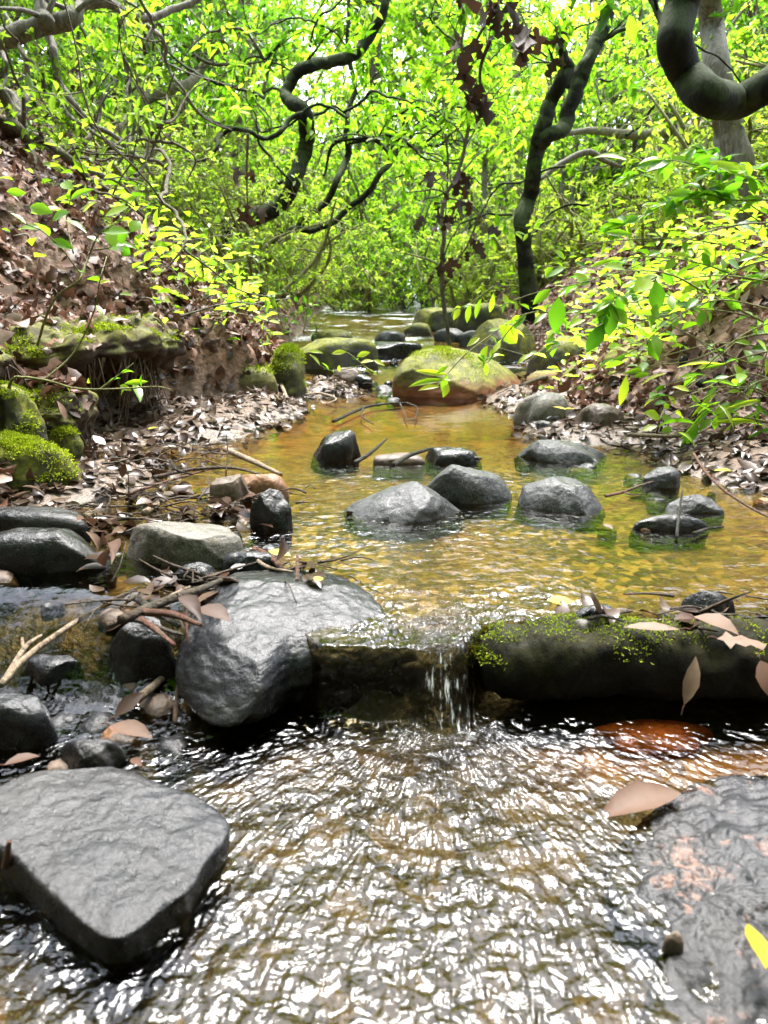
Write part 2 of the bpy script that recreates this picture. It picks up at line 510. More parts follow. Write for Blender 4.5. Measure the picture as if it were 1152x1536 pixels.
fanv = m.n("CombineXYZ", {0: m.attr("fu"), 1: m.attr("fv")}).outputs[0]
fine = m.math('ADD', m.math('MULTIPLY', fine, .6), m.math('MULTIPLY', m.noise(fanv, 62, 1.5, .5, .4), .8))
ripple_amt = m.attr("amt")
nrm = m.n("Bump", {"Height": fine, "Strength": m.math('MULTIPLY', ripple_amt, .75), "Distance": .0075}).outputs["Normal"]
fres = m.n("Fresnel", {"IOR": 1.37, "Normal": nrm}).outputs[0]
gl = m.n("BsdfGlossy", {"Color": (.95, .98, 1.0), "Roughness": .06, "Normal": nrm}).outputs[0]
tr = m.n("BsdfTransparent", {"Color": (.60, .53, .33)}).outputs[0]
foamn = m.noise(m.n("Mapping", {"Vector": p, "Scale": (2.6, .45, .5)}).outputs[0], 60, 4, .6)
foam_glint_k = m.ramp(m.math('ADD', foamn, m.math('SUBTRACT', m.attr("foam"), .75)), [(.28, 0.0), (.5, .9)])
body = m.n("MixShader", {0: fres, 1: tr, 2: gl}).outputs[0]
WATER = m.done(m.n("MixShader", {0: foam_glint_k, 1: body, 2: m.n("BsdfDiffuse", {"Color": (.72, .75, .76)}).outputs[0]}).outputs[0])
foam = .42 * sm((Y - 3.25) / .3) + .75 * fbm(q1 * np.array([4, 9, 1]), 3, .6, seed=4) * (Y > 3.2) + .50 * np.exp(-((X - .078) / .065) ** 2) * np.exp(-((Y - .80) / .05) ** 2) + .33 * np.exp(-((X - .085) / .09) ** 2 - ((Y - .735) / .035) ** 2)  # white water, plus reflected glints on riffle and fall painted as diffuse white
amt = np.clip(low * 1.0 + (1 - low) * (.35 + riff * .6) * (1 - .85 * pool) + fall, .05, 1.2)
me = mesh_from("water", np.stack([X, Y, Wz], 1), [grid_faces(len(wy), len(wx))], True, {"amt": amt, "foam": foam, "fu": an * .32 + .5 * X, "fv": rr * .55}, WATER)
tag(link("water", me), kind="structure")

# ------------------------------------------------------------------ light: a bright veiled sky, the sun high up ahead of the camera
SUN_EL, SUN_AZ = math.radians(67), math.radians(8)
world = bpy.data.worlds.new("World")
SC.world = world
world.use_nodes = True
wt = world.node_tree
sky = wt.nodes.new("ShaderNodeTexSky")
sky.sky_type = 'NISHITA'
sky.sun_disc = False
sky.sun_elevation = SUN_EL
sky.sun_rotation = SUN_AZ
sky.air_density = 1.0
sky.dust_density = 3.0
hs = wt.nodes.new("ShaderNodeHueSaturation")
hs.inputs["Saturation"].default_value = .6
wt.links.new(sky.outputs[0], hs.inputs["Color"])
wt.links.new(hs.outputs[0], wt.nodes["Background"].inputs[0])
wt.nodes["Background"].inputs[1].default_value = .15
sd = bpy.data.lights.new("sun", 'SUN')
sd.energy = 1.5
sd.angle = math.radians(27)
sd.color = (1.0, .98, .93)
so = bpy.data.objects.new("sun", sd)
COL.objects.link(so)
D = Vector((math.sin(SUN_AZ) * math.cos(SUN_EL), math.cos(SUN_AZ) * math.cos(SUN_EL), math.sin(SUN_EL)))
so.rotation_euler = D.to_track_quat('Z', 'Y').to_euler()
SC.view_settings.view_transform = 'Standard'
SC.view_settings.look = 'None'
SC.view_settings.exposure = 3.0
SC.view_settings.gamma = 1
SC.cycles.use_denoising = True
SC.cycles.max_bounces = 8
SC.cycles.transparent_max_bounces = 12
SC.cycles.caustics_reflective = False
SC.cycles.caustics_refractive = False
# ------------------------------------------------------------------ rocks
def rock(name, label, foot, H, mat, zb, p=3.0, tilt=(0, 0), seed=0, rough=.1, facets=0, nt=110, nr=60, below=.02, cat="rock", group=None, ridg=0.0, freq=1.0, skew=(0, 0), inset=.08, detail=1.0):
    """foot: outline (list of world xy). H height over zb, p squareness of the profile, tilt slope of the top"""
    foot = np.asarray(foot, float)[:, :2]
    c = foot.mean(0)
    d = foot - c
    ang = np.unwrap(np.arctan2(d[:, 1], d[:, 0]))
    if ang[-1] < ang[0]: d = d[::-1]
    a = np.arctan2(d[:, 1], d[:, 0]); r = np.hypot(d[:, 0], d[:, 1])
    o = np.argsort(a); a, r = a[o], r[o]
    th = np.linspace(-math.pi, math.pi, nt, endpoint=False)
    aa = np.concatenate([a - 2 * math.pi, a, a + 2 * math.pi]); rrr = np.tile(r, 3)
    # straight edges between outline points
    x_, y_ = rrr * np.cos(aa), rrr * np.sin(aa)
    R = np.empty(nt)
    for i, t in enumerate(th):
        k = np.searchsorted(aa, t) - 1
        p0 = np.array([x_[k], y_[k]]); p1 = np.array([x_[k + 1], y_[k + 1]])
        u = np.array([math.cos(t), math.sin(t)]); e = p1 - p0
        den = u[0] * e[1] - u[1] * e[0]
        R[i] = (p0[0] * e[1] - p0[1] * e[0]) / den if abs(den) > 1e-9 else rrr[k]
    R = np.clip(R, r.min() * .6, r.max() * 1.05)
    k = max(1, nt // 60)
    R = sum(np.roll(R, j) for j in range(-k, k + 1)) / (2 * k + 1)
    n1_ = int(nr * .6)
    ph = np.concatenate([np.arcsin(np.linspace(0, .95, n1_) ** (p / 2)), np.linspace(math.asin(.95 ** (p / 2)), math.pi * .5 * 1.28, nr - n1_ + 1)[1:]])
    u = np.where(ph < math.pi / 2, np.abs(np.sin(ph)) ** (2 / p), 1)
    h = np.where(ph < math.pi / 2, np.abs(np.cos(np.minimum(ph, math.pi / 2))) ** (2 / p), 0)
    over = np.maximum(ph - math.pi / 2, 0) / (math.pi / 2 * .28)
    u = u - inset * over ** 1.3
    zz = H * h - over * below
    S = min(R.mean(), max(H, R.mean() * .5))
    rx = u[:, None] * R[None]
    Vx = rx * np.cos(th)[None] + skew[0] * h[:, None]; Vy = rx * np.sin(th)[None] + skew[1] * h[:, None]
    Vz = zz[:, None] + (tilt[0] * Vx + tilt[1] * Vy) * h[:, None]
    V = np.stack([Vx, Vy, Vz], -1).reshape(-1, 3)
    rs = np.random.RandomState(seed + 100)
    for _ in range(facets):
        nrm = rs.normal(size=3); nrm[2] = abs(nrm[2]) * .8; nrm /= np.linalg.norm(nrm)
        dd = V @ nrm
        lim = dd.max() * rs.uniform(.72, .93)
        V = V - nrm * (np.maximum(dd - lim, 0) * .8)[:, None]
    G = V.reshape(nr, nt, 3)
    nn = np.cross(np.gradient(G, axis=1), np.gradient(G, axis=0)).reshape(-1, 3)
    nn = -nn
    nn /= np.linalg.norm(nn, axis=1)[:, None] + 1e-12
    nn[:nt] = [0, 0, 1]
    if (nn[nt * (nr // 3):nt * (nr // 3 + 1), 2]).mean() < 0: nn = -nn
    f = freq / S
    q = V * f + seed * 3.7
    disp = rough * S * (fbm(q * 1.1, 4, .5, seed=seed % 5) + .2 * fbm(q * 4, 3, .55, seed=(seed + 2) % 5))
    if ridg:
        disp = disp - ridg * S * np.maximum(fbm(q * 1.3 * np.array([1, 1, 2.]), 2, ridged=True, seed=(seed + 3) % 5) - .55, 0) * 2
    disp = disp + detail * (.0005 * fbm(V * np.array([60, 60, 90]) + seed, 3, .6, seed=(seed + 1) % 5, ridged=True) + .0005 * fbm(V * 160 + seed, 2, seed=2))
    V = V + nn * disp[:, None]
    V[:nt] = V[:nt].mean(0)
    me = mesh_from(name, V, [grid_faces(nr, nt, True)[:, ::-1]], True, {"rnd": np.full(len(V), .5)}, mat)
    o = link(name, me, loc=(c[0], c[1], zb))
    return tag(o, label, cat, group)

def blob(cx, cy, rx, ry, rot=0, n=26, seed=0, irr=.16):
    rs = np.random.RandomState(seed)
    t = np.linspace(0, 2 * math.pi, n, endpoint=False)
    k = 1 + irr * (np.cos(2 * t + rs.uniform(0, 6)) * .5 + np.cos(3 * t + rs.uniform(0, 6)) * .6 + np.cos(5 * t + rs.uniform(0, 6)) * .3)
    x, y = rx * k * np.cos(t), ry * k * np.sin(t)
    c, s = math.cos(rot), math.sin(rot)
    return np.stack([cx + x * c - y * s, cy + x * s + y * c], 1)

def px_foot(pts, z):
    return np.array([at_z(a, b, z)[:2] for a, b in pts])

def px_rock(name, label, x0, x1, ybase, ytop, mat, z=0.0, deep=.8, **kw):
    """a rock that in the photo spans x0..x1, meets the water at ybase and peaks at ytop"""
    a = at_z(x0, ybase, z); b = at_z(x1, ybase, z)
    w = (b[0] - a[0]) / 2
    ry = w * deep
    cx, cy = (a[0] + b[0]) / 2, a[1] + ry * .9
    top = at_y((x0 + x1) / 2, ytop, cy)[2]
    k = cy / a[1]
    kw.setdefault("rot", 0); kw.setdefault("below", .03)
    rot = kw.pop("rot")
    sd = kw.get("seed", 0)
    return rock(name, label, blob(cx * 1.0 + (k - 1) * cx * .5, cy, w * (1 + (k - 1) * .5), ry, rot, seed=sd, irr=kw.pop("irr", .24)), max(top - z, .01) * 1.0 + .006, mat, z - .006, **kw)

SLATE = rock_mat("wet_slate", (.003, .0034, .0042), (.013, .014, .017), .17)
SLATE2 = rock_mat("wet_dark_stone", (.003, .003, .0034), (.011, .011, .012), .22)
GRAN = rock_mat("grainy_grey_stone", (.009, .0095, .0105), (.036, .038, .041), .34, 1.5, lichen=.22)
PALE = rock_mat("pale_stone", (.035, .032, .027), (.15, .135, .11), .42, 1.2, tint=(.28, .23, .12), lichen=.3)
RUST = rock_mat("rusty_stone", (.07, .035, .018), (.24, .11, .045), .34, 1.2)
BROWN = rock_mat("brown_stone", (.035, .024, .018), (.12, .085, .06), .36, 1.3)
MOSSY = rock_mat("mossy_boulder", (.02, .016, .01), (.10, .08, .03), .5, 1.0, moss=.85, coat=.1, low=(.12, .035, .010))
MOSSDARK = rock_mat("mossy_dark_stone", (.018, .017, .014), (.06, .055, .045), .45, 1.0, moss=.9, coat=.3)

L = LOWER
# the slab in the lower left corner
foot = px_foot([(-70, 1235), (0, 1192), (60, 1163), (150, 1147), (200, 1160), (250, 1175), (300, 1187), (332, 1204), (346, 1228), (336, 1248), (302, 1284), (286, 1318), (242, 1352), (203, 1386), (166, 1404), (120, 1378), (72, 1338), (15, 1290), (-60, 1262)], L + .035)
rock("rock", "large flat dark slab nearest the camera, black broken edge toward the viewer", foot, .026, SLATE, L + .010, p=14, tilt=(-.10, .03), seed=3, rough=.09, nt=300, nr=170, below=.05, ridg=.012, inset=.16, freq=.9, facets=2)
# the big one in the middle: a broad back and a nose that leans over the lower pool
foot = px_foot([(264, 985), (268, 950), (300, 925), (345, 908), (390, 896), (430, 882), (475, 880), (525, 900), (570, 922), (622, 945), (648, 964), (648, 985), (600, 994), (530, 1003), (470, 1010), (430, 1015), (405, 1035), (372, 1062), (325, 1072), (285, 1055), (266, 1020)], L + .05)
rock("rock", "biggest smooth dark grey rock mid-stream, left of the small fall, with cracks on its back", foot, .068, SLATE, L + .036, p=3.2, tilt=(-.11, .20), seed=5, rough=.09, nt=300, nr=150, below=.06, ridg=.018, inset=.7, freq=1.1, facets=5)
foot = px_foot([(400, 960), (440, 930), (530, 920), (610, 918), (655, 928), (655, 948), (645, 968), (620, 975), (560, 972), (500, 984), (430, 994), (400, 985)], -.02)
rock("rock", "black wet ledge in shade between the biggest rock and the small fall", foot, .026, SLATE2, L + .026, p=4, seed=8, rough=.10, nt=180, nr=90, inset=.5, below=.06, facets=3)
px_rock("rock", "upright dark grey rock against the left end of the biggest rock, under a twig heap", 162, 264, 1030, 922, SLATE2, z=L + .01, deep=.62, p=3.4, seed=11, rough=.12, facets=5, nt=150, nr=80)
px_rock("rock", "small flat black rock alone in the shallow water left of the upright grey rock", 24, 122, 1020, 986, SLATE2, z=L + .02, deep=.55, p=2.6, seed=12, facets=4)
px_rock("rock", "black topped rock cut by the photo's left edge, beyond the corner slab", -70, 88, 1128, 1046, SLATE, z=L, deep=.55, p=4, seed=13, facets=4, tilt=(-.05, 0), nt=150, nr=80)
px_rock("rock", "low knobby wet rock just behind the corner slab", 80, 190, 1160, 1112, SLATE2, z=L, deep=.5, p=2.4, seed=14, facets=3, rough=.16)
px_rock("rock", "black rounded rock at the left edge, brown leaves wedged at its right end", -60, 158, 866, 796, SLATE2, z=-.005, deep=.4, p=3.2, seed=15, rough=.08, facets=3, nt=140, nr=70)
px_rock("rock", "long black rock lying behind the rounded black one at the left edge", -80, 140, 812, 764, SLATE2, z=.0, deep=.3, p=4, seed=16, rough=.08, facets=3)
px_rock("rock", "flat pale topped rock left of midstream with a cream patch", 172, 372, 851, 784, PALE, z=-.002, deep=.42, p=4, seed=17, rough=.09, facets=4, tilt=(.05, 0), nt=150, nr=80)
px_rock("rock", "small grey rock in front of the flat pale topped rock", 258, 332, 895, 846, SLATE, z=-.02, deep=.7, p=3, seed=18, facets=4)
px_rock("rock", "low wet rock right of the small grey one, among twigs", 330, 420, 868, 828, SLATE, z=-.005, deep=.6, p=2.6, seed=19, facets=3, rough=.14)
px_rock("rock", "brownish grey angular rock under driftwood, left of the rusty stone", 308, 378, 757, 708, BROWN, deep=.7, p=3, seed=20, facets=6)
px_rock("rock", "rusty orange stone wedged between brownish and black rocks", 352, 430, 748, 708, RUST, deep=.8, p=2.6, seed=21, facets=3)
px_rock("rock", "black jagged rock in front of the rusty orange stone", 374, 438, 796, 735, SLATE2, deep=.8, p=3, seed=22, facets=6, rough=.16)
px_rock("rock", "dark rounded rock alone in the calm pool, first one above midstream", 457, 538, 690, 648, SLATE2, deep=.7, p=2.2, seed=23, facets=8, tilt=(.15, 0), skew=(.02, 0))
px_rock("rock", "dark grey wedge shaped rock, leftmost of the three side by side midstream", 525, 690, 784, 726, GRAN, deep=.75, p=1.7, seed=24, facets=6, tilt=(.10, 0), skew=(.035, .01), nt=150, nr=80)
px_rock("rock", "dark rough rock leaning in the middle of the three side by side midstream", 648, 776, 754, 698, GRAN, deep=.6, p=2.2, seed=25, facets=6, tilt=(-.2, .05), skew=(-.02, 0), nt=150, nr=80)
px_rock("rock", "grey humped rock, rightmost of the three side by side midstream", 768, 910, 768, 714, GRAN, deep=.7, p=1.75, seed=26, facets=8, skew=(.02, 0), nt=150, nr=80)
px_rock("rock", "low broad grey rock in the pool in front of the right gravel bar", 778, 918, 692, 660, GRAN, deep=.5, p=1.9, seed=27, facets=6, skew=(-.04, 0))
px_rock("rock", "short grey rock with a dark broken end near the right shore", 968, 1026, 732, 702, GRAN, deep=.7, p=4, seed=28, facets=3)
px_rock("rock", "flat black rock awash near the right side, a bare twig standing by it", 952, 1062, 797, 772, SLATE2, deep=.4, p=2, seed=29, facets=3)
px_rock("rock", "low pale grey rock awash near the right shore", 1000, 1092, 770, 742, GRAN, deep=.5, p=1.8, seed=30, facets=3)
px_rock("rock", "small dark flat stone behind the leaning rock midstream", 636, 724, 696, 672, SLATE2, deep=.6, p=3, seed=31, facets=3)
px_rock("rock", "flat brown stone awash left of the small dark flat stone", 560, 640, 697, 681, BROWN, deep=.6, p=3, seed=32, facets=3)
px_rock("rock", "tiny black rock awash above the mossy log", 862, 936, 932, 908, SLATE, z=-.002, deep=.5, p=2.6, seed=33, facets=3)
px_rock("rock", "wet glinting rock awash behind the right end of the mossy log", 1030, 1100, 928, 888, SLATE, z=-.002, deep=.6, p=2.6, seed=34, facets=3)
# sheet of rock just awash in the lower right corner
foot = px_foot([(905, 1300), (960, 1215), (1040, 1165), (1160, 1150), (1290, 1190), (1330, 1420), (1250, 1640), (1030, 1640), (950, 1560), (985, 1450), (1000, 1390), (930, 1360)], L)
rock("rock", "broad wrinkled grey rock sheet in the lower right corner under a film of water", foot, .019, rock_mat("washed_grey_rock", (.007, .0075, .009), (.03, .03, .032), .16, 1.2, tint=(.22, .12, .085)), L - .0135, p=3, seed=36, rough=.16, nt=300, nr=130, ridg=.03, freq=2.2, tilt=(.04, 0))
px_rock("pebble", "small tan pebble on the wrinkled rock sheet in the lower right corner", 998, 1026, 1422, 1408, BROWN, z=L + .008, deep=.8, p=2.2, seed=37, cat="pebble", nt=40, nr=24)
px_rock("pebble", "white pebble at the left end of the mossy log's top", 860, 888, 945, 932, PALE, z=.0, deep=.8, p=2.4, seed=38, cat="pebble", nt=40, nr=24)
px_rock("rock", "orange stone under the dark water in front of the mossy log", 890, 1080, 1128, 1090, rock_mat("orange_stone", (.10, .022, .004), (.40, .10, .014), .4), z=L - .03, deep=.4, p=2.6, seed=39)
# the pool's far end
foot = [at_z(590, 594, 0)[:2], at_z(640, 600, 0)[:2], at_z(700, 600, 0)[:2], at_z(765, 592, 0)[:2], at_z(790, 578, 0)[:2], at_z(735, 574, 0)[:2], at_z(660, 570, 0)[:2], at_z(602, 578, 0)[:2]]
rock("boulder", "mossy green and orange boulder at the far end of the pool", foot, .18, MOSSY, -.01, p=1.9, seed=41, rough=.10, facets=6, skew=(-.07, .02), nt=200, nr=100, cat="boulder")
BOULDER = bpy.context.scene.objects[sorted([o.name for o in SC.objects if o.name.startswith('boulder')])[0]]
px_rock("rock", "pale mud caked rock at the right end of the pool, with yellow leaves", 775, 872, 640, 590, PALE, deep=.7, p=2.6, seed=42, facets=4)
px_rock("rock", "brown muddy rock beside the pale mud caked one", 850, 940, 655, 605, BROWN, deep=.7, p=2.6, seed=43, facets=5)
px_rock("rock", "small black rock at the foot of the pale mud caked rock", 812, 845, 642, 622, SLATE2, deep=.8, p=3, seed=44, facets=3, nt=60, nr=36)
px_rock("rock", "small square rock with a yellow green moss cap by the right bank", 846, 896, 590, 548, MOSSY, z=.02, deep=.8, p=4, seed=45, facets=3)
px_rock("rock", "mossy tan root boulder leaning out of the right bank", 890, 985, 590, 522, MOSSY, z=.05, deep=.8, p=2.6, seed=46, facets=3)
px_rock("rock", "big dark mossy rock behind the boulder's right shoulder", 706, 800, 552, 478, MOSSDARK, z=.02, deep=.9, p=2.6, seed=47, facets=5)
px_rock("rock", "dark mossy rock under the leafy sprays of the right bank", 795, 890, 560, 505, MOSSDARK, z=.05, deep=.9, p=3, seed=48, facets=4)
px_rock("rock", "flat grey stone right of the mossy boulder", 750, 795, 563, 548, GRAN, z=.01, deep=.9, p=4, seed=49, facets=2, nt=60, nr=36)
px_rock("rock", "mossy green lump right of the flat grey stone", 785, 850, 585, 556, MOSSY, z=.01, deep=.9, p=2.4, seed=50, facets=2)
px_rock("rock", "flat mossy ledge left of the far riffle", 440, 566, 556, 508, MOSSDARK, z=.03, deep=.6, p=5, seed=51, facets=4)
px_rock("rock", "thin dark shelf of rock sticking into the far riffle", 540, 626, 530, 513, SLATE, z=.085, deep=.5, p=5, seed=52, facets=3)
px_rock("rock", "small brown stone under the left bank by the far ledge", 500, 545, 575, 552, BROWN, z=.01, deep=.8, p=3, seed=53, facets=4, nt=60, nr=36)
px_rock("rock", "dark cobble under the left bank by the far ledge", 528, 560, 578, 562, SLATE2, z=.01, deep=.8, p=3, seed=54, facets=4, nt=60, nr=36)
px_rock("rock", "grey mossy rock at the head of the far riffle", 620, 700, 490, 462, MOSSDARK, z=.15, deep=.8, p=3, seed=55, facets=4)
px_rock("rock", "dark rock in the undergrowth right of the far riffle's head", 690, 760, 490, 455, MOSSDARK, z=.16, deep=.8, p=3, seed=56, facets=4)
for i, (a_, b_, c_, d_, e_) in enumerate([(560, 612, 508, 496, .12), (604, 650, 496, 484, .13), (655, 700, 505, 492, .12), (470, 530, 508, 494, .11), (690, 730, 512, 496, .1)]):
    px_rock("rock", ["low stone in the far riffle, between the dark shelf and its head", "stone at the very head of the far riffle", "stone at the right side of the far riffle", "stone at the left end of the far riffle", "stone below the leaves right of the far riffle"][i], a_, b_, c_, d_, MOSSDARK if i % 2 else GRAN, z=e_, deep=.7, p=2.2, seed=80 + i, facets=5, nt=60, nr=36)
# left bank
FUZZ = leaf_mat("moss", [(.0, (.04, .06, .006)), (.5, (.20, .24, .016)), (1.0, (.42, .42, .05))], .25, .7, .2)
def moss_fuzz(o, n, size=.012, zmin=.35, frac_low=.25, seed=0):
    """a coat of moss: short blades standing on the upper faces of thing o"""
    rs = np.random.RandomState(seed)
    me = o.data
    co = np.empty(len(me.vertices) * 3, np.float32); me.vertices.foreach_get("co", co); co = co.reshape(-1, 3)
    nn = np.empty(len(me.vertices) * 3, np.float32); me.vertices.foreach_get("normal", nn); nn = nn.reshape(-1, 3)
    patch = fbm(co * 11 + seed, 4, .6, seed=2)
    ok = np.where((nn[:, 2] * .6 + patch * 1.5 > zmin) & (co[:, 2] > co[:, 2].max() * frac_low))[0]
    e = rs.choice(ok, n)
    P = co[e] + rs.normal(size=(n, 3)) * size * .6 * np.array([1, 1, .2])
    Dd = nn[e] + rs.normal(size=(n, 3)) * .7
    s = Soup()
    leaves(s, P, Dd, rand_dirs(n, rs), size * rs.uniform(.4, 1.3, n) * (1 + 1.2 * patch[e]), size * .2, np.clip(.45 + patch[e] * .5 + rs.normal(size=n) * .2, 0, 1))
    return link("moss", s.mesh("moss", FUZZ), o)
moss_fuzz(BOULDER, 5000, .006, .62, .35, 9)
o = px_rock("boulder", "grey boulder with a bright green moss cap at the left edge", -60, 104, 752, 655, MOSSDARK, deep=.7, p=2.8, seed=60, facets=2, rough=.22, cat="boulder")
moss_fuzz(o, 14000, .006, .3, .35, 1)
o = px_rock("boulder", "small mossy boulder tucked behind the moss capped one on the left", 70, 122, 700, 640, MOSSDARK, z=.02, deep=.9, p=2.6, seed=61, rough=.22, cat="boulder")
moss_fuzz(o, 4000, .006, .4, .3, 2)
o = px_rock("moss_mound", "bright moss mound on the bank above the moss capped boulder", -50, 60, 665, 580, MOSSDARK, z=.10, deep=.7, p=2.4, seed=62, rough=.25, cat="moss")
moss_fuzz(o, 10000, .006, .3, .1, 3)
o = px_rock("boulder", "mossy stub jutting from the left bank's corner by the pool", 405, 462, 600, 520, MOSSDARK, z=.0, deep=1.4, p=2.4, seed=63, rough=.25, cat="boulder")
moss_fuzz(o, 5000, .008, .4, .1, 4)
o = px_rock("boulder", "low mossy ledge of packed earth on the left shore of the pool", 296, 425, 606, 545, rock_mat("packed_earth", (.045, .032, .018), (.14, .10, .055), .6, 1, moss=.6, coat=.1), z=.0, deep=.7, p=4, seed=64, cat="boulder")
moss_fuzz(o, 3000, .010, .45, .1, 5)
# turf that overhangs the undercut left bank, with roots hanging out of the hollow under it
TURF = rock_mat("rooty_turf", (.012, .007, .004), (.06, .035, .02), .8, .8, moss=.6, coat=0)
TURF_LEAVES = []
def litter_on(o, n, seed):
    rs = np.random.RandomState(seed)
    me = o.data
    co = np.empty(len(me.vertices) * 3, np.float32); me.vertices.foreach_get('co', co); co = co.reshape(-1, 3)
    nn = np.empty(len(me.vertices) * 3, np.float32); me.vertices.foreach_get('normal', nn); nn = nn.reshape(-1, 3)
    e = rs.choice(np.where(nn[:, 2] > .3)[0], n)
    TURF_LEAVES.append((co[e] + np.array(o.location), nn[e]))
def overhang(label, cx, cy, z, rx, ry, H, seed, nroot, nm):
    o = rock("turf_ledge", label, blob(cx, cy, rx, ry, .15, seed=seed, irr=.25), H, TURF, z, p=2.4, seed=seed, rough=.42, freq=1.6, facets=2, nt=150, nr=70, below=.07, inset=.3, cat="turf")
    moss_fuzz(o, nm, .007, .72, -3, seed); litter_on(o, 90, seed)
    rs = np.random.RandomState(seed)
    for i in range(nroot):
        a = rs.uniform(-1.5, .9)
        b = np.array([rx * .82 * math.cos(a), ry * .82 * math.sin(a), -.01])
        l = rs.uniform(.06, .26)
        e = b + np.array([rs.normal() * .03 - .03, rs.normal() * .03, -l])
        V, F = tube(smooth_path([b, (b + e) / 2 + rs.normal(size=3) * .015, e], 8), [.003, .001], 4)
        link("root", mesh_from("root", V, F, True, {"rnd": np.full(len(V), .5)}, ROOTM), o)
    return o
ROOTM = bark_mat("root_bark", (.05, .03, .018), (.17, .11, .07), 0)
overhang("mossy turf ledge overhanging the dark hollow in the left bank", -.90, 2.30, .24, .24, .34, .08, 70, 70, 9000)
overhang("rooty turf ledge on the left bank nearest the camera, moss along its lip", -1.0, 1.66, .27, .17, .28, .07, 71, 60, 6000)
overhang("small moss topped turf ledge below the nearer big one at the left", -.80, 1.78, .13, .09, .12, .06, 72, 10, 3000)
# ------------------------------------------------------------------ foliage materials
LF_BRIGHT = leaf_mat("bright_leaf", [(0, (.05, .12, .008)), (.35, (.12, .22, .012)), (.7, (.24, .34, .035)), (1, (.42, .46, .13))], .55)
LF_MID = leaf_mat("laurel_leaf", [(0, (.02, .05, .008)), (.4, (.05, .115, .014)), (.75, (.10, .19, .022)), (1, (.22, .29, .035))], .5)
LF_DUSTY = leaf_mat("dusty_leaf", [(0, (.06, .10, .015)), (.5, (.16, .22, .035)), (1, (.32, .35, .07))], .45)
LF_NEAR = leaf_mat("spray_leaf", [(0, (.03, .09, .008)), (.45, (.09, .20, .016)), (.8, (.20, .30, .025)), (1, (.36, .40, .04))], .5, .3, .4)
DEAD = dead_leaf_mat("dead_leaf", [(0, (.018, .009, .005)), (.3, (.10, .042, .024)), (.55, (.25, .125, .085)), (.8, (.40, .26, .20)), (1, (.46, .36, .31))])
DEADDARK = dead_leaf_mat("withered_leaf", [(0, (.012, .007, .004)), (.5, (.035, .018, .012)), (1, (.075, .04, .026))], .6)
B_DARK = bark_mat("dark_bark", (.003, .0027, .0023), (.012, .010, .008), .35, rough=.9)
B_GREY = bark_mat("grey_bark", (.07, .06, .05), (.24, .21, .175), .15)
B_PALE = bark_mat("pale_bark", (.13, .11, .085), (.36, .31, .25), .1)
B_BROWN = bark_mat("brown_bark", (.045, .032, .022), (.16, .12, .085), .25)
B_STEM = bark_mat("green_stem", (.10, .11, .03), (.26, .25, .09), 0)

def whorls(soup, tips, dirs, rng, n=7, ln=.075, wd=.24, spread=.9, base=.5, templ=LEAF6):
    """a rosette of leaves at each twig tip"""
    m = len(tips)
    P = np.repeat(tips, n, 0) + rng.normal(size=(m * n, 3)) * ln * .22
    D0 = np.repeat(dirs, n, 0)
    R = rand_dirs(m * n, rng)
    D = D0 * .45 + R * spread + np.array([0, 0, -.12])
    N = D0 * .3 + np.array([0, 0, 1.0]) + rand_dirs(m * n, rng) * .55
    l = ln * rng.uniform(.6, 1.25, m * n)
    r = np.clip(base + np.repeat(rng.normal(size=m) * .16, n) + rng.normal(size=m * n) * .14, 0, 1)
    leaves(soup, P, D, N, l, l * wd, r, templ, rng.uniform(.4, 1.6, m * n))

def twigs_from(wood, path, radii, rng, count, ln=(.25, .7), t0=.15, up=.3, sub=2, tip_r=.0022, sides=4, bias=(0, 0, 0), keep=None):
    """side twigs along a limb; returns the tips and directions for leaves"""
    tips, dirs = [], []
    path = np.asarray(path)
    for _ in range(count):
        t = rng.uniform(t0, 1) * (len(path) - 1)
        i = int(t)
        b = path[i]
        if keep is not None and not keep(b): continue
        d = rng.normal(size=3); d[2] = abs(d[2]) * .6 + up; d += np.asarray(bias); d /= np.linalg.norm(d)
        l = rng.uniform(*ln)
        k = 5
        pts = [b]
        dd = d.copy()
        for j in range(k):
            dd = dd + rng.normal(size=3) * .28; dd[2] -= .04; dd /= np.linalg.norm(dd)
            pts.append(pts[-1] + dd * l / k)
        r0 = min(np.interp(t, np.linspace(0, len(path) - 1, len(radii)), radii) * .5, .012)
        V, F = tube(smooth_path(pts, 9), [max(r0, tip_r * 1.5), tip_r], sides)
        wood.add(V, F)
        tips.append(pts[-1]); dirs.append(dd)
        for _s in range(sub):
            j = rng.randint(1, k)
            d2 = (pts[j + 1] - pts[j]); d2 /= np.linalg.norm(d2)
            d2 = d2 + rng.normal(size=3) * .7; d2 /= np.linalg.norm(d2)
            l2 = l * rng.uniform(.3, .6)
            e = pts[j] + d2 * l2 + np.array([0, 0, rng.normal() * .02])
            mid = (pts[j] + e) / 2 + rng.normal(size=3) * l2 * .08
            V, F = tube(smooth_path([pts[j], mid, e], 6), [tip_r * 1.3, tip_r * .7], 3)
            wood.add(V, F)
            tips.append(e); dirs.append(d2)
            if rng.rand() < .5: tips.append(mid); dirs.append(d2)
    return np.array(tips).reshape(-1, 3), np.array(dirs).reshape(-1, 3)

def trace(pts, y, dy=0.0, wob=0.0, seed=0):
    """pixel polyline -> points at distance y (drifting by dy along its length)"""
    n = len(pts)
    rs = np.random.RandomState(seed)
    out = []
    for i, (a, b) in enumerate(pts):
        out.append(at_y(a, b, y + dy * i / max(n - 1, 1) + (rs.normal() * wob if 0 < i < n - 1 else 0)))
    return np.array(out)

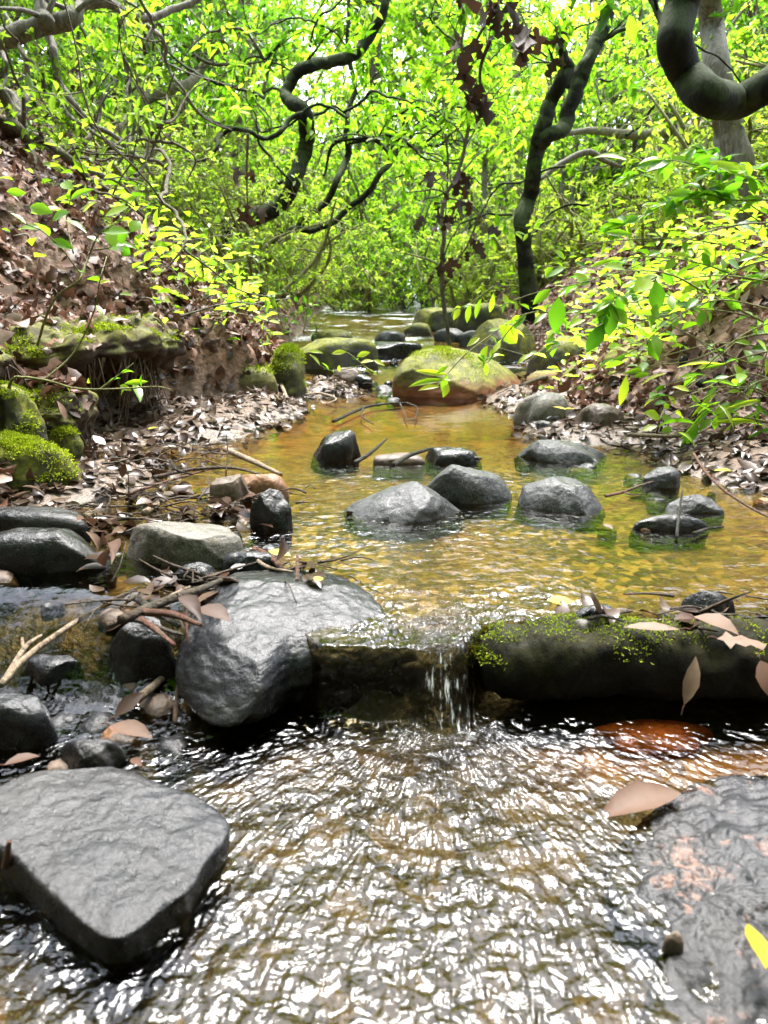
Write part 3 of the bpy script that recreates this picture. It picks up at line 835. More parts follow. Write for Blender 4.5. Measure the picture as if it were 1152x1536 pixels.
def kink(P, s, k0=1):
    w = np.minimum(np.arange(len(P)), 6)[:, None] / 6
    d = np.stack([fbm(P * 4.5 + k * 9.1 + s, 2, seed=k) * .028 + fbm(P * 15 + k * 3.3 + s, 2, seed=k + 1) * .009 for k in range(3)], 1)
    return P + d * w * k0

def gz(x, y): return float(ground_z(np.array([x]), np.array([y]), False)[0])

def traced_tree(label, limbs, bark, leafmat, cat="tree", name="tree", y=5.0, foot=None, leaf_n=60, ln=.07, seed=0, group=None, knob=.22, twig_ln=(.2, .6), base=.5, per=7, up=.3, bias=(0, 0, 0), keep=None):
    """a tree whose trunk and limbs follow the photo. limbs: list of (pixel points, distance, drift, radii)"""
    rng = np.random.RandomState(seed)
    paths = []
    for i, (pts, yy, dy, rad) in enumerate(limbs):
        P = trace(pts, yy, dy, .05, seed + i)
        if i == 0 and foot is not None:
            P = np.vstack([[foot[0], foot[1], gz(*foot) - .06], P])
        paths.append((kink(smooth_path(P, max(14, (22 if max(rad) > .03 else 9) * len(P))), seed + i, .35 if max(rad) > .08 else 1), rad))
    if foot is None:
        b = paths[0][0][0]
        o = np.array([b[0], b[1], b[2]])
    else:
        o = np.array([foot[0], foot[1], gz(*foot)])
    root = empty(name, o, label, cat, group)
    wood, crown = Soup(), Soup()
    link("trunk", None)if False else None
    tw, lf = Soup(), Soup()
    for i, (P, rad) in enumerate(paths):
        s = Soup()
        V, F = tube(P, rad, (30 if max(rad) > .03 else 12) if max(rad) > .014 else 6, knob, seed + i)
        s.add(V, F)
        link("trunk" if i == 0 else "limb", s.mesh("trunk" if i == 0 else "limb", bark, o), root)
        if leaf_n:
            tw = Soup()
            T, Dv = twigs_from(tw, P, rad, rng, max(2, leaf_n // len(paths)), twig_ln, .2 if i == 0 else .05, up=up, bias=bias, keep=keep)
            if len(T): whorls(lf, T, Dv, rng, per, ln, base=base)
            if tw.n: link("twig_spray", tw.mesh("twig_spray", bark, o), root)
    if lf.n: link("crown", lf.mesh("crown", leafmat, o), root)
    return root

def arches(seed, n, box, y, r=.009):
    """thin crooked limbs that arch through a window of the view"""
    rs = np.random.RandomState(seed)
    out = []
    for _ in range(n):
        x0, y0 = rs.uniform(box[0], box[2]), rs.uniform(box[1], box[3])
        a = rs.uniform(-2.6, -.5)
        pts = [(x0, y0)]
        for k in range(rs.randint(5, 9)):
            a += rs.normal() * .55 + .10 * (1 if math.cos(a) > 0 else -1)
            st = rs.uniform(18, 38)
            pts.append((pts[-1][0] + st * math.cos(a), pts[-1][1] + st * math.sin(a)))
        out.append((pts, y + rs.normal() * .3, rs.normal() * .4, [r * rs.uniform(.7, 1.5), r, r * .7, r * .35]))
    return out

# trees the photo shows one by one ------------------------------------------------
traced_tree("thick dark mossy limb hanging in a U bend at the upper right", [
    ([(1250, 420), (1262, 250), (1250, 120), (1210, 96), (1152, 128), (1105, 152), (1062, 142), (1028, 112), (1013, 65), (1022, 10), (1045, -60), (1080, -160), (1120, -300)], 2.75, -.15,
     [.10, .075, .068, .060, .054, .050, .055, .054, .052, .050, .048, .044, .04]),
    ([(1013, 70), (1000, 40), (985, 10), (960, -40)], 2.65, .2, [.02, .012, .008])], B_DARK, LF_MID, foot=(1.72, 2.9), leaf_n=26, seed=1, knob=.12, per=6, keep=lambda b: b[2] > 1.25)
traced_tree("straight grey trunk behind the mossy U bend, leaning left as it rises", [
    ([(1116, 330), (1112, 250), (1092, 190), (1078, 110), (1068, 40), (1060, -60), (1052, -200)], 4.2, .1, [.09, .075, .068, .062, .058, .056, .052]),
    ([(1075, 165), (1078, 200), (1082, 240), (1086, 280)], 4.0, 0, [.018, .016, .012])], B_GREY, LF_BRIGHT, foot=(2.10, 4.2), leaf_n=30, seed=2, knob=.14, keep=lambda b: b[2] > 1.6)
traced_tree("dark forked tree on the right bank, leaning right, splitting in two", [
    ([(782, 345), (794, 300), (800, 255), (806, 222), (822, 203), (848, 190), (858, 160), (868, 120), (884, 84), (900, 52), (912, 10), (925, -60), (930, -160)], 5.0, .2,
     [.055, .048, .05, .046, .048, .042, .046, .045, .042, .044, .04, .036, .032]),
    ([(808, 215), (816, 180), (828, 150), (842, 122), (852, 104), (846, 90), (843, 74), (850, 50)], 5.02, -.15, [.05, .045, .04, .038, .04, .03, .022, .015]),
    ([(846, 100), (835, 92), (824, 72)], 4.9, 0, [.012, .009, .005]),
    ([(850, 130), (870, 98), (892, 70), (920, 50), (965, 46)], 4.95, .2, [.02, .02, .018, .014, .008])] + arches(6, 5, (760, 140, 960, 330), 5.2, .008), B_DARK, LF_BRIGHT, foot=(.98, 5.0), leaf_n=30, seed=3, knob=.16, keep=lambda b: b[2] > 1.55)
traced_tree("dark crooked tree rising from the left bank, bent like an S at mid height", [
    ([(345, 346), (385, 326), (420, 306), (443, 268), (456, 225), (461, 190), (455, 165), (436, 150), (428, 138), (440, 112), (462, 98), (492, 93), (522, 86), (548, 66), (566, 40), (576, 15), (590, -60), (600, -150)], 5.0, .3,
     [.05, .05, .052, .048, .045, .046, .05, .04, .036, .034, .036, .034, .034, .034, .03, .026, .022, .02]),
    ([(456, 170), (440, 178), (418, 196), (400, 205), (378, 200), (352, 192), (335, 200), (322, 222), (306, 240), (285, 246)], 4.95, -.4, [.016, .015, .014, .014, .013, .012, .012, .011, .009, .006]),
    ([(352, 192), (330, 190), (306, 176), (285, 155), (262, 128)], 4.8, .2, [.013, .011, .01, .008, .006]),
    ([(450, 182), (478, 170), (500, 160), (520, 168)], 5.1, .2, [.012, .01, .008, .005])] + arches(1, 7, (330, 120, 560, 330), 5.0), B_DARK, LF_BRIGHT, foot=(-1.20, 4.95), leaf_n=36, seed=4, knob=.2, keep=lambda b: b[2] > 1.45)
traced_tree("second dark stem behind the crooked one, thin and bent right", [
    ([(455, 335), (490, 300), (505, 270), (520, 240), (523, 200), (520, 170), (530, 135), (522, 60), (530, -60)], 5.8, .3, [.024, .025, .025, .025, .024, .022, .02, .016, .012]),
    ([(523, 205), (500, 215), (492, 240), (486, 262)], 5.75, 0, [.014, .012, .01, .008]),
    ([(522, 215), (555, 206), (590, 208), (622, 218), (655, 200), (690, 180)], 5.8, -.3, [.016, .016, .014, .012, .008, .005])] + arches(2, 14, (330, 60, 760, 330), 5.6, .006), B_DARK, LF_BRIGHT, foot=(-1.05, 5.9), leaf_n=30, seed=5, keep=lambda b: b[2] > 1.4)
traced_tree("dark thin boughs curving over the middle of the stream", [
    ([(420, 352), (470, 344), (500, 330), (530, 308), (556, 288), (570, 262), (588, 238), (604, 222), (632, 222), (660, 214), (690, 190)], 5.2, .4, [.018, .019, .02, .02, .02, .019, .018, .016, .013, .01, .006]),
    ([(604, 222), (606, 190), (602, 155), (606, 115)], 5.4, .2, [.018, .018, .016, .008]),
    ([(612, 218), (618, 185), (616, 150)], 5.4, .2, [.014, .012, .006]),
    ([(588, 238), (570, 214), (545, 206), (500, 214)], 5.3, .2, [.014, .014, .012, .008])], B_DARK, LF_BRIGHT, foot=(-1.0, 5.15), leaf_n=20, seed=6, keep=lambda b: b[2] > 1.1)
traced_tree("pale smooth trunk leaning right up the left slope", [
    ([(146, 246), (160, 222), (176, 202), (196, 188), (206, 172), (212, 152), (224, 142), (246, 138), (275, 128), (300, 106), (325, 74), (345, 46), (362, 0), (380, -80)], 6.0, .4,
     [.06, .055, .05, .046, .046, .042, .04, .04, .036, .032, .026, .022, .018, .014])], B_PALE, LF_MID, foot=(-2.45, 5.95), leaf_n=50, seed=7, knob=.12, keep=lambda b: b[2] > 1.9)
traced_tree("dark bent trunk right of the pale leaning one, on the left slope", [
    ([(222, 236), (240, 218), (262, 202), (272, 176), (277, 140), (286, 100), (296, 55), (300, -20), (312, -120)], 6.6, .3, [.06, .055, .05, .044, .04, .034, .028, .024, .02]),
    ([(268, 196), (300, 184), (340, 182), (372, 196)], 6.4, .2, [.02, .018, .014, .008])] + arches(3, 8, (180, 60, 400, 260), 6.2, .012), B_BROWN, LF_MID, foot=(-2.20, 6.6), leaf_n=60, seed=8, knob=.2, keep=lambda b: b[2] > 1.8)
traced_tree("thick mossy bough across the upper left corner", [
    ([(-260, 260), (-200, 120), (-120, 70), (-40, 56), (10, 52), (50, 40), (88, 34), (108, 26), (122, 8), (165, 3), (205, 28), (250, 15), (300, -10), (330, -60)], 3.2, .4,
     [.07, .06, .05, .045, .04, .036, .034, .034, .024, .02, .016, .014, .012, .01]),
    ([(70, 36), (62, 0), (58, -50)], 3.2, .2, [.03, .024, .02]),
    ([(62, 20), (72, 52), (80, 86), (92, 128), (112, 158), (132, 180), (165, 200), (205, 236), (226, 262)], 3.3, .3, [.018, .017, .016, .015, .014, .012, .011, .008, .005]),
    ([(108, 20), (150, 2), (180, 22), (220, 38), (246, 62), (252, 100), (275, 135), (310, 180), (345, 196)], 3.4, .6, [.014, .013, .012, .01, .009, .008, .007, .006, .004])], B_GREY, LF_DUSTY, foot=(-2.2, 3.2), ln=.045, leaf_n=26, seed=9, knob=.18, per=6, keep=lambda b: b[2] > 1.35)
traced_tree("bare grey stem arching down the left slope from the frame's edge", [
    ([(-80, 60), (-10, 130), (18, 150), (30, 185), (55, 205), (92, 232), (130, 250), (170, 270), (205, 300)], 3.6, .4, [.03, .026, .022, .02, .018, .016, .014, .01, .006]),
    ([(30, 180), (40, 130), (36, 80), (10, 20)], 3.6, .2, [.016, .014, .012, .008])] + arches(5, 6, (0, 60, 240, 260), 3.5, .007), B_GREY, LF_DUSTY, foot=(-2.1, 3.55), ln=.045, leaf_n=16, seed=10, knob=.2, keep=lambda b: b[2] > 1.4)
traced_tree("knotted brown stems sprawling low over the leafy left slope", [
    ([(-20, 170), (10, 195), (40, 202), (70, 214), (105, 240), (140, 272), (180, 300), (220, 330)], 3.3, .5, [.028, .026, .024, .02, .018, .016, .012, .007]),
    ([(0, 135), (18, 165), (34, 195), (48, 215), (50, 250), (44, 290)], 3.3, .0, [.02, .02, .02, .016, .014, .01]),
    ([(100, 235), (130, 205), (150, 180), (158, 140)], 3.6, .2, [.014, .012, .009, .005]),
    ([(60, 210), (110, 225), (160, 228), (235, 240), (262, 262)], 3.5, .6, [.014, .014, .012, .009, .005])] + arches(4, 9, (0, 110, 240, 320), 3.3, .007), B_BROWN, LF_DUSTY, foot=(-2.15, 3.25), ln=.04, leaf_n=12, seed=11, knob=.2, cat="shrub", name="sprawling_shrub")
traced_tree("slender pale trunk standing far back, left of center", [
    ([(362, 250), (366, 150), (370, 60), (368, -40), (372, -160)], 9.0, .3, [.065, .058, .055, .05, .045])], B_PALE, LF_BRIGHT, foot=(-1.75, 9.0), leaf_n=60, seed=12, ln=.08, knob=.1, keep=lambda b: b[2] > 2.2)
traced_tree("slender pale trunk far back behind the hanging dead leaves", [
    ([(782, 300), (778, 200), (774, 110), (776, 20), (770, -100)], 8.5, .3, [.05, .045, .04, .036, .03])], B_PALE, LF_BRIGHT, foot=(1.7, 8.6), leaf_n=60, seed=13, ln=.08, knob=.1, keep=lambda b: b[2] > 1.6)
traced_tree("thin pole of a tree in the middle, behind the stream", [
    ([(727, 330), (728, 250), (731, 190), (738, 120), (735, 20), (740, -80)], 7.2, .2, [.03, .028, .025, .022, .018, .014])], B_GREY, LF_BRIGHT, foot=(1.05, 7.2), leaf_n=50, seed=14, knob=.1, keep=lambda b: b[2] > 1.3)
traced_tree("thin dark sapling between the stream and the forked tree", [
    ([(660, 420), (664, 360), (668, 300), (690, 250), (702, 190), (700, 120), (694, 60), (700, -60)], 4.6, .2, [.014, .013, .013, .012, .011, .01, .009, .006])], B_BROWN, LF_BRIGHT, foot=(.42, 4.6), leaf_n=34, seed=15, knob=.1, keep=lambda b: b[2] > .8)

# fallen pale log on the right slope
P = smooth_path(trace([(800, 212), (880, 196), (950, 202), (1030, 196), (1110, 190), (1210, 186)], 6.4, .5), 40)
s = Soup(); V, F = tube(P, [.012, .025, .04, .042, .045, .05], 12, .2, 3); s.add(V, F)
tag(link("fallen_log", s.mesh("fallen_log", B_PALE, P[20]), loc=P[20]), "pale fallen trunk lying across the right slope behind the grey trunk", "log")
P = smooth_path(trace([(810, 270), (838, 248), (880, 228), (905, 240), (930, 250)], 5.8, .2), 24)
s = Soup(); V, F = tube(P, [.012, .022, .024, .02, .01], 8, .2, 3); s.add(V, F)
tag(link("fallen_branch", s.mesh("fallen_branch", B_GREY, P[10]), loc=P[10]), "grey fallen branch arched in the brush beside the forked tree", "branch")

# bunches of withered leaves hanging in the trees -----------------------------
LOBED = (np.array([[0, 0, 0], [0, .5, .05], [0, 1, -.05], [-.35, .12, .05], [-1, .22, .1], [-.45, .36, .03], [-1.1, .55, -.05], [-.45, .66, .03], [-.7, .88, -.12],
                   [.35, .12, .05], [1, .25, -.1], [.45, .36, .03], [1.1, .52, .12], [.45, .66, .03], [.7, .9, -.1]]),
         [np.array([[0, 1, 5, 3], [1, 2, 7, 5], [1, 0, 9, 11], [2, 1, 11, 13]]), np.array([[3, 5, 4], [5, 7, 6], [7, 2, 8], [11, 9, 10], [13, 11, 12], [2, 13, 14]])])
def withered(label, spots, y, twig_px, seed, ln=.12):
    rng = np.random.RandomState(seed)
    P = smooth_path(trace(twig_px, y, .1), 20)
    root = empty("dead_branch", P[0], label, "dead branch", "dead branches hanging with withered leaves")
    s = Soup(); V, F = tube(P, [.008, .006, .003], 6, .1, seed); s.add(V, F)
    link("twig", s.mesh("twig", B_BROWN, P[0]), root)
    for (a, b, n, r) in spots:
        s = Soup()
        c = at_y(a, b, y)
        Q = c + rng.normal(size=(n, 3)) * np.array([r, r, r * .8])
        D = np.array([0, 0, -1.0]) + rng.normal(size=(n, 3)) * .45
        l = ln * rng.uniform(.6, 1.25, n)
        leaves(s, Q, D, rand_dirs(n, rng), l, l * .30, rng.uniform(0, 1, n), LOBED, rng.uniform(.5, 2.4, n))
        link("withered_leaf", s.mesh("withered_leaf", DEADDARK, P[0]), root)
withered("dead branch with the biggest bunch of withered brown leaves at the top", [(692, 62, 5, .022), (745, 10, 8, .03), (782, 45, 5, .018), (690, -25, 4, .03)], 3.0, [(790, -60), (750, 0), (715, 60), (700, 100)], 1)
withered("dead branch with withered leaves below the biggest bunch", [(708, 122, 4, .02), (722, 140, 3, .018)], 3.0, [(735, 60), (720, 110), (728, 185)], 2)
withered("dead branch with small withered leaves low over the far stream", [(660, 320, 7, .05), (680, 300, 6, .05), (650, 255, 4, .03), (690, 270, 4, .03)], 4.4, [(668, 200), (672, 250), (668, 330)], 3, .10)
withered("dead branch with a withered bunch in the crooked tree on the left", [(113, 100, 4, .02), (372, 310, 5, .03), (365, 250, 3, .03)], 4.2, [(372, 200), (370, 260), (372, 320)], 4, .10)
withered("dead branch with a withered tuft above the forked tree", [(845, 45, 6, .03), (832, 72, 3, .02)], 4.8, [(860, 0), (850, 40), (835, 80)], 5, .11)
withered("dead branch with dry leaves in the brush left of the forked tree", [(715, 360, 6, .05), (690, 385, 6, .05), (665, 400, 6, .05)], 4.6, [(720, 320), (700, 370), (670, 410)], 6, .10)

# ------------------------------------------------------------------ kinds of shrub and young tree, copied over the slopes
def shrub_kind(name, leafmat, bark, seed, h=1.7, spread=.9, stems=6, ln=.07, per=7, dens=9, base=.5, wd=.26):
    rng = np.random.RandomState(seed)
    wood, lf = Soup(), Soup()
    for i in range(stems):
        a = rng.uniform(0, 6.28)
        out = rng.uniform(.3, 1) * spread
        top = np.array([math.cos(a) * out, math.sin(a) * out, h * rng.uniform(.6, 1)])
        mid = top * np.array([.35, .35, .5]) + rng.normal(size=3) * .12
        P = smooth_path([[rng.normal() * .05, rng.normal() * .05, -.1], mid, top], 14)
        rad = [.02, .014, .006]
        V, F = tube(P, rad, 6, .15, seed + i); wood.add(V, F)
        T, Dv = twigs_from(wood, P, rad, rng, dens, (.25, .75 * spread + .1), .12, up=.15, sub=3, sides=4)
        whorls(lf, T, Dv, rng, per, ln, wd, base=base)
    return (wood.mesh("stem", bark), lf.mesh("foliage", leafmat))

def tree_kind(name, leafmat, bark, seed, h=7.0, r=.09, crown0=.22, spread=1.9, ln=.085, limbs=16, per=8, base=.55):
    rng = np.random.RandomState(seed)
    tr, lf = Soup(), Soup()
    P = smooth_path([[0, 0, -.3], [rng.normal() * .15, rng.normal() * .15, h * .35], [rng.normal() * .3, rng.normal() * .3, h * .7], [rng.normal() * .5, rng.normal() * .5, h]], 30)
    V, F = tube(P, [r * 1.25, r, r * .8, r * .55, r * .2], 10, .12, seed); tr.add(V, F)
    for i in range(limbs):
        t = crown0 + (1 - crown0) * (i + rng.rand()) / limbs
        b = P[int(t * 29)]
        a = rng.uniform(0, 6.28)
        o = spread * (1.15 - .7 * t) * rng.uniform(.6, 1.1)
        e = b + np.array([math.cos(a) * o, math.sin(a) * o, rng.uniform(-.1, .5) * o])
        mid = (b + e) / 2 + np.array([0, 0, .12 * o]) + rng.normal(size=3) * .08 * o
        Q = smooth_path([b, mid, e], 12)
        rad = [r * .32 * (1.1 - t * .6), r * .16, .004]
        V, F = tube(Q, rad, 6, .12, seed + i); tr.add(V, F)
        T, Dv = twigs_from(tr, Q, rad, rng, 13, (.3, .9), .2, up=.1, sub=3, sides=3, tip_r=.003)
        whorls(lf, T, Dv, rng, per, ln, .3, base=base)
    return (tr.mesh("trunk", bark), lf.mesh("crown", leafmat))

SHRUBS = [("laurel_shrub", "laurel shrub", shrub_kind("a", LF_MID, B_BROWN, 21, 1.8, .9, 7, .08, 7, 7, .5)),
          ("bright_shrub", "shrub", shrub_kind("b", LF_BRIGHT, B_GREY, 22, 1.6, .95, 7, .065, 7, 6, .65)),
          ("low_shrub", "shrub", shrub_kind("c", LF_DUSTY, B_STEM, 23, .75, .7, 9, .05, 6, 6, .65, .22)),
          ("bright_shrub", "shrub", shrub_kind("d", LF_BRIGHT, B_BROWN, 24, 2.4, 1.1, 8, .07, 7, 7, .7))]
TREES = [tree_kind("a", LF_BRIGHT, B_GREY, 31, 4.6), tree_kind("b", LF_BRIGHT, B_BROWN, 32, 6.2, .10, .12, 2.1, .10, 20, 8, .62), tree_kind("c", LF_MID, B_PALE, 33, 5.4, .08, .2, 1.8, .09, 16)]
nrng = np.random.RandomState(5)
def plant_shrub(kind, x, y, label, sc=1.0, group="shrubs on the stream banks", dz=0):
    name, cat, (w, f) = SHRUBS[kind]
    e = empty(name, (x, y, gz(x, y) + dz), label, cat, group)
    e.rotation_euler = (nrng.normal() * .06, nrng.normal() * .06, nrng.uniform(0, 6.28))
    e.scale = (sc, sc, sc * nrng.uniform(.9, 1.1))
    link("stem", w, e); link("foliage", f, e)
def plant_tree(kind, x, y, label, sc=1.0, group="young trees in the woods beyond"):
    w, f = TREES[kind]
    e = empty("young_tree", (x, y, gz(x, y)), label, "tree", group)
    e.rotation_euler = (nrng.normal() * .04, nrng.normal() * .04, nrng.uniform(0, 6.28))
    e.scale = (sc, sc, sc)
    link("trunk", w, e); link("crown", f, e)

LOWL = "low yellowish green shrub growing at the foot of the left bank's far end"
for x, y, s_ in [(-.75, 4.6, .8), (-.95, 5.4, .9), (-.72, 6.1, .9), (-1.3, 4.5, .7), (-1.5, 5.6, 1), (-.8, 7.1, 1), (-1.2, 6.6, 1), (-.35, 7.3, .8)]:
    plant_shrub(2, x, y, LOWL, s_, "low shrubs at the left of the far stream")
for x, y, s_ in [(1.6, 4.7, .5), (2.5, 4.0, .6), (1.25, 5.9, .9), (2.0, 4.7, .9), (1.3, 6.3, 1.0), (.75, 6.9, .9), (2.4, 4.2, .9), (2.2, 5.4, 1.1)]:
    plant_shrub(2, x, y, "low yellowish green shrub in the brush on the right bank", s_, "low shrubs on the right bank")
for x, y, s_ in [(-.15, 7.5, .5), (.2, 7.7, .45), (.55, 7.3, .5), (.1, 8.4, 1.0), (.45, 7.9, .8), (.8, 8.6, 1.1), (-.3, 9.0, 1.1), (.2, 9.6, 1.2)]:
    plant_shrub(1, x, y, "bright green shrub closing the view at the head of the stream", s_, "bright shrubs at the head of the stream")
for x, y, s_, k in [(-2.0, 6.4, 1, 1), (-1.5, 7.4, 1, 3), (-2.6, 7.4, 1.1, 1), (-1.0, 8.6, 1, 1), (-3.2, 8.2, 1.2, 3), (-2.0, 9.0, 1, 3), (-3.6, 6.6, 1, 1), (-1.2, 10.4, 1.1, 3), (-2.9, 10.5, 1.2, 3), (-4.4, 9.5, 1.2, 3), (-3.4, 5.2, .9, 1), (-2.6, 5.4, .6, 1)]:
    plant_shrub(k, x, y, "bright green shrub on the left slope behind the crooked trees", s_, "bright shrubs on the left slope")
for x, y, s_, k in [(1.6, 7.2, 1, 1), (2.4, 6.6, 1, 1), (2.0, 8.4, 1, 3), (3.2, 7.8, 1.1, 1), (1.2, 9.4, 1, 3), (2.8, 9.8, 1.2, 3), (4.0, 9.2, 1.2, 3), (3.4, 5.8, .9, 1), (4.2, 7.0, 1, 3), (1.9, 11, 1.2, 3), (2.9, 4.9, .6, 1)]:
    plant_shrub(k, x, y, "bright green shrub on the right slope behind the forked tree", s_, "bright shrubs on the right slope")
for x, y, s_ in [(-2.7, 5.6, .9), (-3.3, 6.2, 1.1), (-2.6, 8.4, 1.1), (-4.2, 7.6, 1.2), (-3.7, 4.4, 1)]:
    plant_shrub(0, x, y, "darker laurel shrub among the brighter ones on the left slope", s_, "laurels on the left slope")
for x, y, s_ in [(3.0, 6.2, .8), (3.8, 8.0, 1.1), (2.3, 7.6, 1.0)]:
    plant_shrub(0, x, y, "darker laurel shrub among the brighter ones on the right slope", s_, "laurels on the right slope")
k = 0
for yy, n, xs in [(12.5, 3, 6), (15, 4, 7.5), (19, 6, 10), (25, 7, 14)]:
    for i in range(n):
        x = (i + .5) / n * 2 * xs - xs + nrng.uniform(-.5, .5); y = yy + nrng.uniform(-1, 1)
        lab = "leafy young tree in the bright woods " + ("on the left" if x < -1.2 else "on the right" if x > 1.6 else "straight behind the stream")
        plant_tree(k % 3, x, y, lab, nrng.uniform(.85, 1.15) * (1 + (yy - 11) * .02), "young trees " + lab.split("woods ")[1])
        k += 1
for x, y, s_ in [(-.4, 12, 1.2), (.7, 11.6, 1.1), (1.6, 13, 1.3), (-1.6, 12.6, 1.2), (.1, 14, 1.4), (2.8, 13, 1.3), (-3, 13, 1.3)]:
    plant_shrub(3, x, y, "tall bright shrub far up the stream, below the young trees", s_, "tall shrubs far up the stream")

# ------------------------------------------------------------------ leafy sprays near the camera
def spray(label, stems, leaf_list, y, group=None, seed=0, mat=None, rad=.0028, cat="sapling", name="sapling", extra=0, ln=.06, foot=None, base=.6, wd=.22):
    """stems: pixel polylines; leaf_list: (px,py base, px,py tip, width px, colour) for the leaves one can tell apart; extra: more leaves along the stems"""
    rng = np.random.RandomState(seed)
    P0 = [smooth_path(trace(p, y + (d if isinstance(d, float) else 0), .0, .04, seed + i), 26) for i, (p, d) in enumerate(stems)]
    if foot is not None:
        f = np.array([foot[0], foot[1], gz(*foot) - .02])
        P0[0] = np.vstack([smooth_path([f, (f + P0[0][0]) / 2 + np.array([0, 0, .06]), P0[0][0]], 10)[:-1], P0[0]])
    o = P0[0][0]
    root = empty(name, o, label, cat, group)
    for i, P in enumerate(P0):
        s = Soup(); V, F = tube(P, [rad * (1.3 if i == 0 else .8), rad * .35], 6, .1, seed); s.add(V, F)
        link("stem", s.mesh("stem", mat or B_STEM, o), root)
    for (a, b, c, d, w, col, dd) in leaf_list:
        A = at_y(a, b, y + dd); B = at_y(c, d, y + dd + rng.normal() * .02)
        l = np.linalg.norm(B - A)
        s = Soup()
        leaves(s, [A], [B - A], [np.array([0, -.75, .6]) + rng.normal(size=3) * .25], l, w / FPX * y * .5, [col], LEAF12, .8)
        link("leaf", s.mesh("leaf", LF_NEAR, o), root)
    if extra:
        s = Soup()
        for P in P0:
            n = max(2, int(extra / len(P0)))
            t = rng.uniform(.15, 1, n) * (len(P) - 1.01); i = t.astype(int)
            Q = P[i]
            T = P[i + 1] - P[i]
            D = T / (np.linalg.norm(T, axis=1)[:, None] + 1e-9) * .5 + rng.normal(size=(n, 3)) * np.array([.7, .5, .35]) + np.array([0, 0, -.1])
            N = np.array([0, -.35, 1]) + rng.normal(size=(n, 3)) * .45
            l = ln * rng.uniform(.55, 1.3, n)
            leaves(s, Q, D, N, l, l * wd, np.clip(base + rng.normal(size=n) * .2, 0, 1), LEAF12, rng.uniform(.4, 1.4, n))
        link("foliage", s.mesh("foliage", LF_NEAR, o), root)
    return root

spray("leafy spray reaching over the mossy boulder from the right bank", [([(1010, 470), (960, 480), (900, 470), (850, 470), (790, 470), (740, 500), (700, 530), (672, 560), (650, 585)], 0), ([(790, 470), (760, 500), (735, 540), (720, 545)], 0), ([(850, 470), (830, 500), (800, 540)], 0)],
      [(748, 488, 778, 515, 26, .75, 0), (732, 518, 722, 550, 24, .8, 0), (672, 562, 622, 556, 9, .95, 0), (668, 570, 612, 578, 10, .95, 0), (660, 580, 627, 584, 9, .9, 0), (672, 575, 665, 596, 11, .9, 0), (700, 520, 720, 505, 9, .9, 0), (655, 560, 672, 549, 8, .9, 0), (790, 470, 770, 492, 12, .5, 0), (800, 530, 775, 545, 10, .8, 0)],
      2.35, seed=1, foot=(1.15, 2.5), extra=40, ln=.05)
spray("leafy spray with the largest hanging green leaves on the right", [([(1180, 500), (1120, 470), (1060, 440), (1000, 410), (930, 408), (870, 425), (800, 440), (745, 462)], 0), ([(985, 415), (960, 430), (950, 445)], 0), ([(930, 440), (915, 455), (905, 480)], 0)],
      [(983, 420, 985, 470, 26, .45, 0), (978, 420, 952, 434, 26, .8, 0), (985, 455, 977, 488, 14, .75, -.02), (920, 455, 912, 505, 26, .25, 0), (906, 485, 880, 528, 24, .2, 0), (918, 462, 942, 486, 20, .8, 0), (838, 445, 832, 500, 26, .3, 0), (820, 470, 800, 485, 10, .8, 0), (868, 430, 838, 440, 12, .75, 0), (905, 400, 940, 402, 16, .85, 0), (860, 410, 885, 428, 18, .7, 0), (1010, 455, 1058, 468, 12, .5, 0), (1055, 465, 1048, 490, 14, .25, 0), (1090, 390, 1110, 402, 18, .35, 0)],
      2.0, seed=2, foot=(1.35, 2.1), extra=60, ln=.045)
spray("long thin arching stems with yellow green leaves above the right bank", [([(1200, 400), (1130, 420), (1050, 395), (960, 385), (880, 402), (800, 398)], 0), ([(1170, 300), (1090, 300), (1020, 300), (950, 330), (900, 360)], .1), ([(1160, 330), (1080, 280), (1010, 252), (930, 270)], .2)],
      [(950, 352, 905, 348, 10, .8, 0), (930, 392, 882, 400, 10, .85, 0), (1040, 388, 1000, 380, 9, .9, 0), (1060, 420, 1020, 440, 12, .95, 0)], 2.2, seed=3, foot=(1.7, 2.4), extra=110, ln=.055)
spray("tall spray of broad bright leaves at the right edge under the U bend", [([(1190, 300), (1130, 268), (1080, 258), (1020, 242), (960, 240)], 0), ([(1180, 360), (1120, 320), (1060, 290), (1020, 300), (985, 318)], 0), ([(1190, 250), (1140, 255), (1090, 240), (1050, 225)], .1)],
      [(1060, 260, 1000, 232, 18, .8, 0), (1120, 268, 1060, 240, 18, .85, 0), (1150, 300, 1100, 304, 16, .85, 0), (1085, 262, 1130, 250, 14, .8, 0), (1010, 300, 998, 326, 18, .35, 0), (1040, 290, 1000, 292, 14, .7, 0), (940, 240, 890, 232, 14, .8, 0)], 2.3, seed=4, foot=(1.75, 2.6), extra=110, ln=.07)
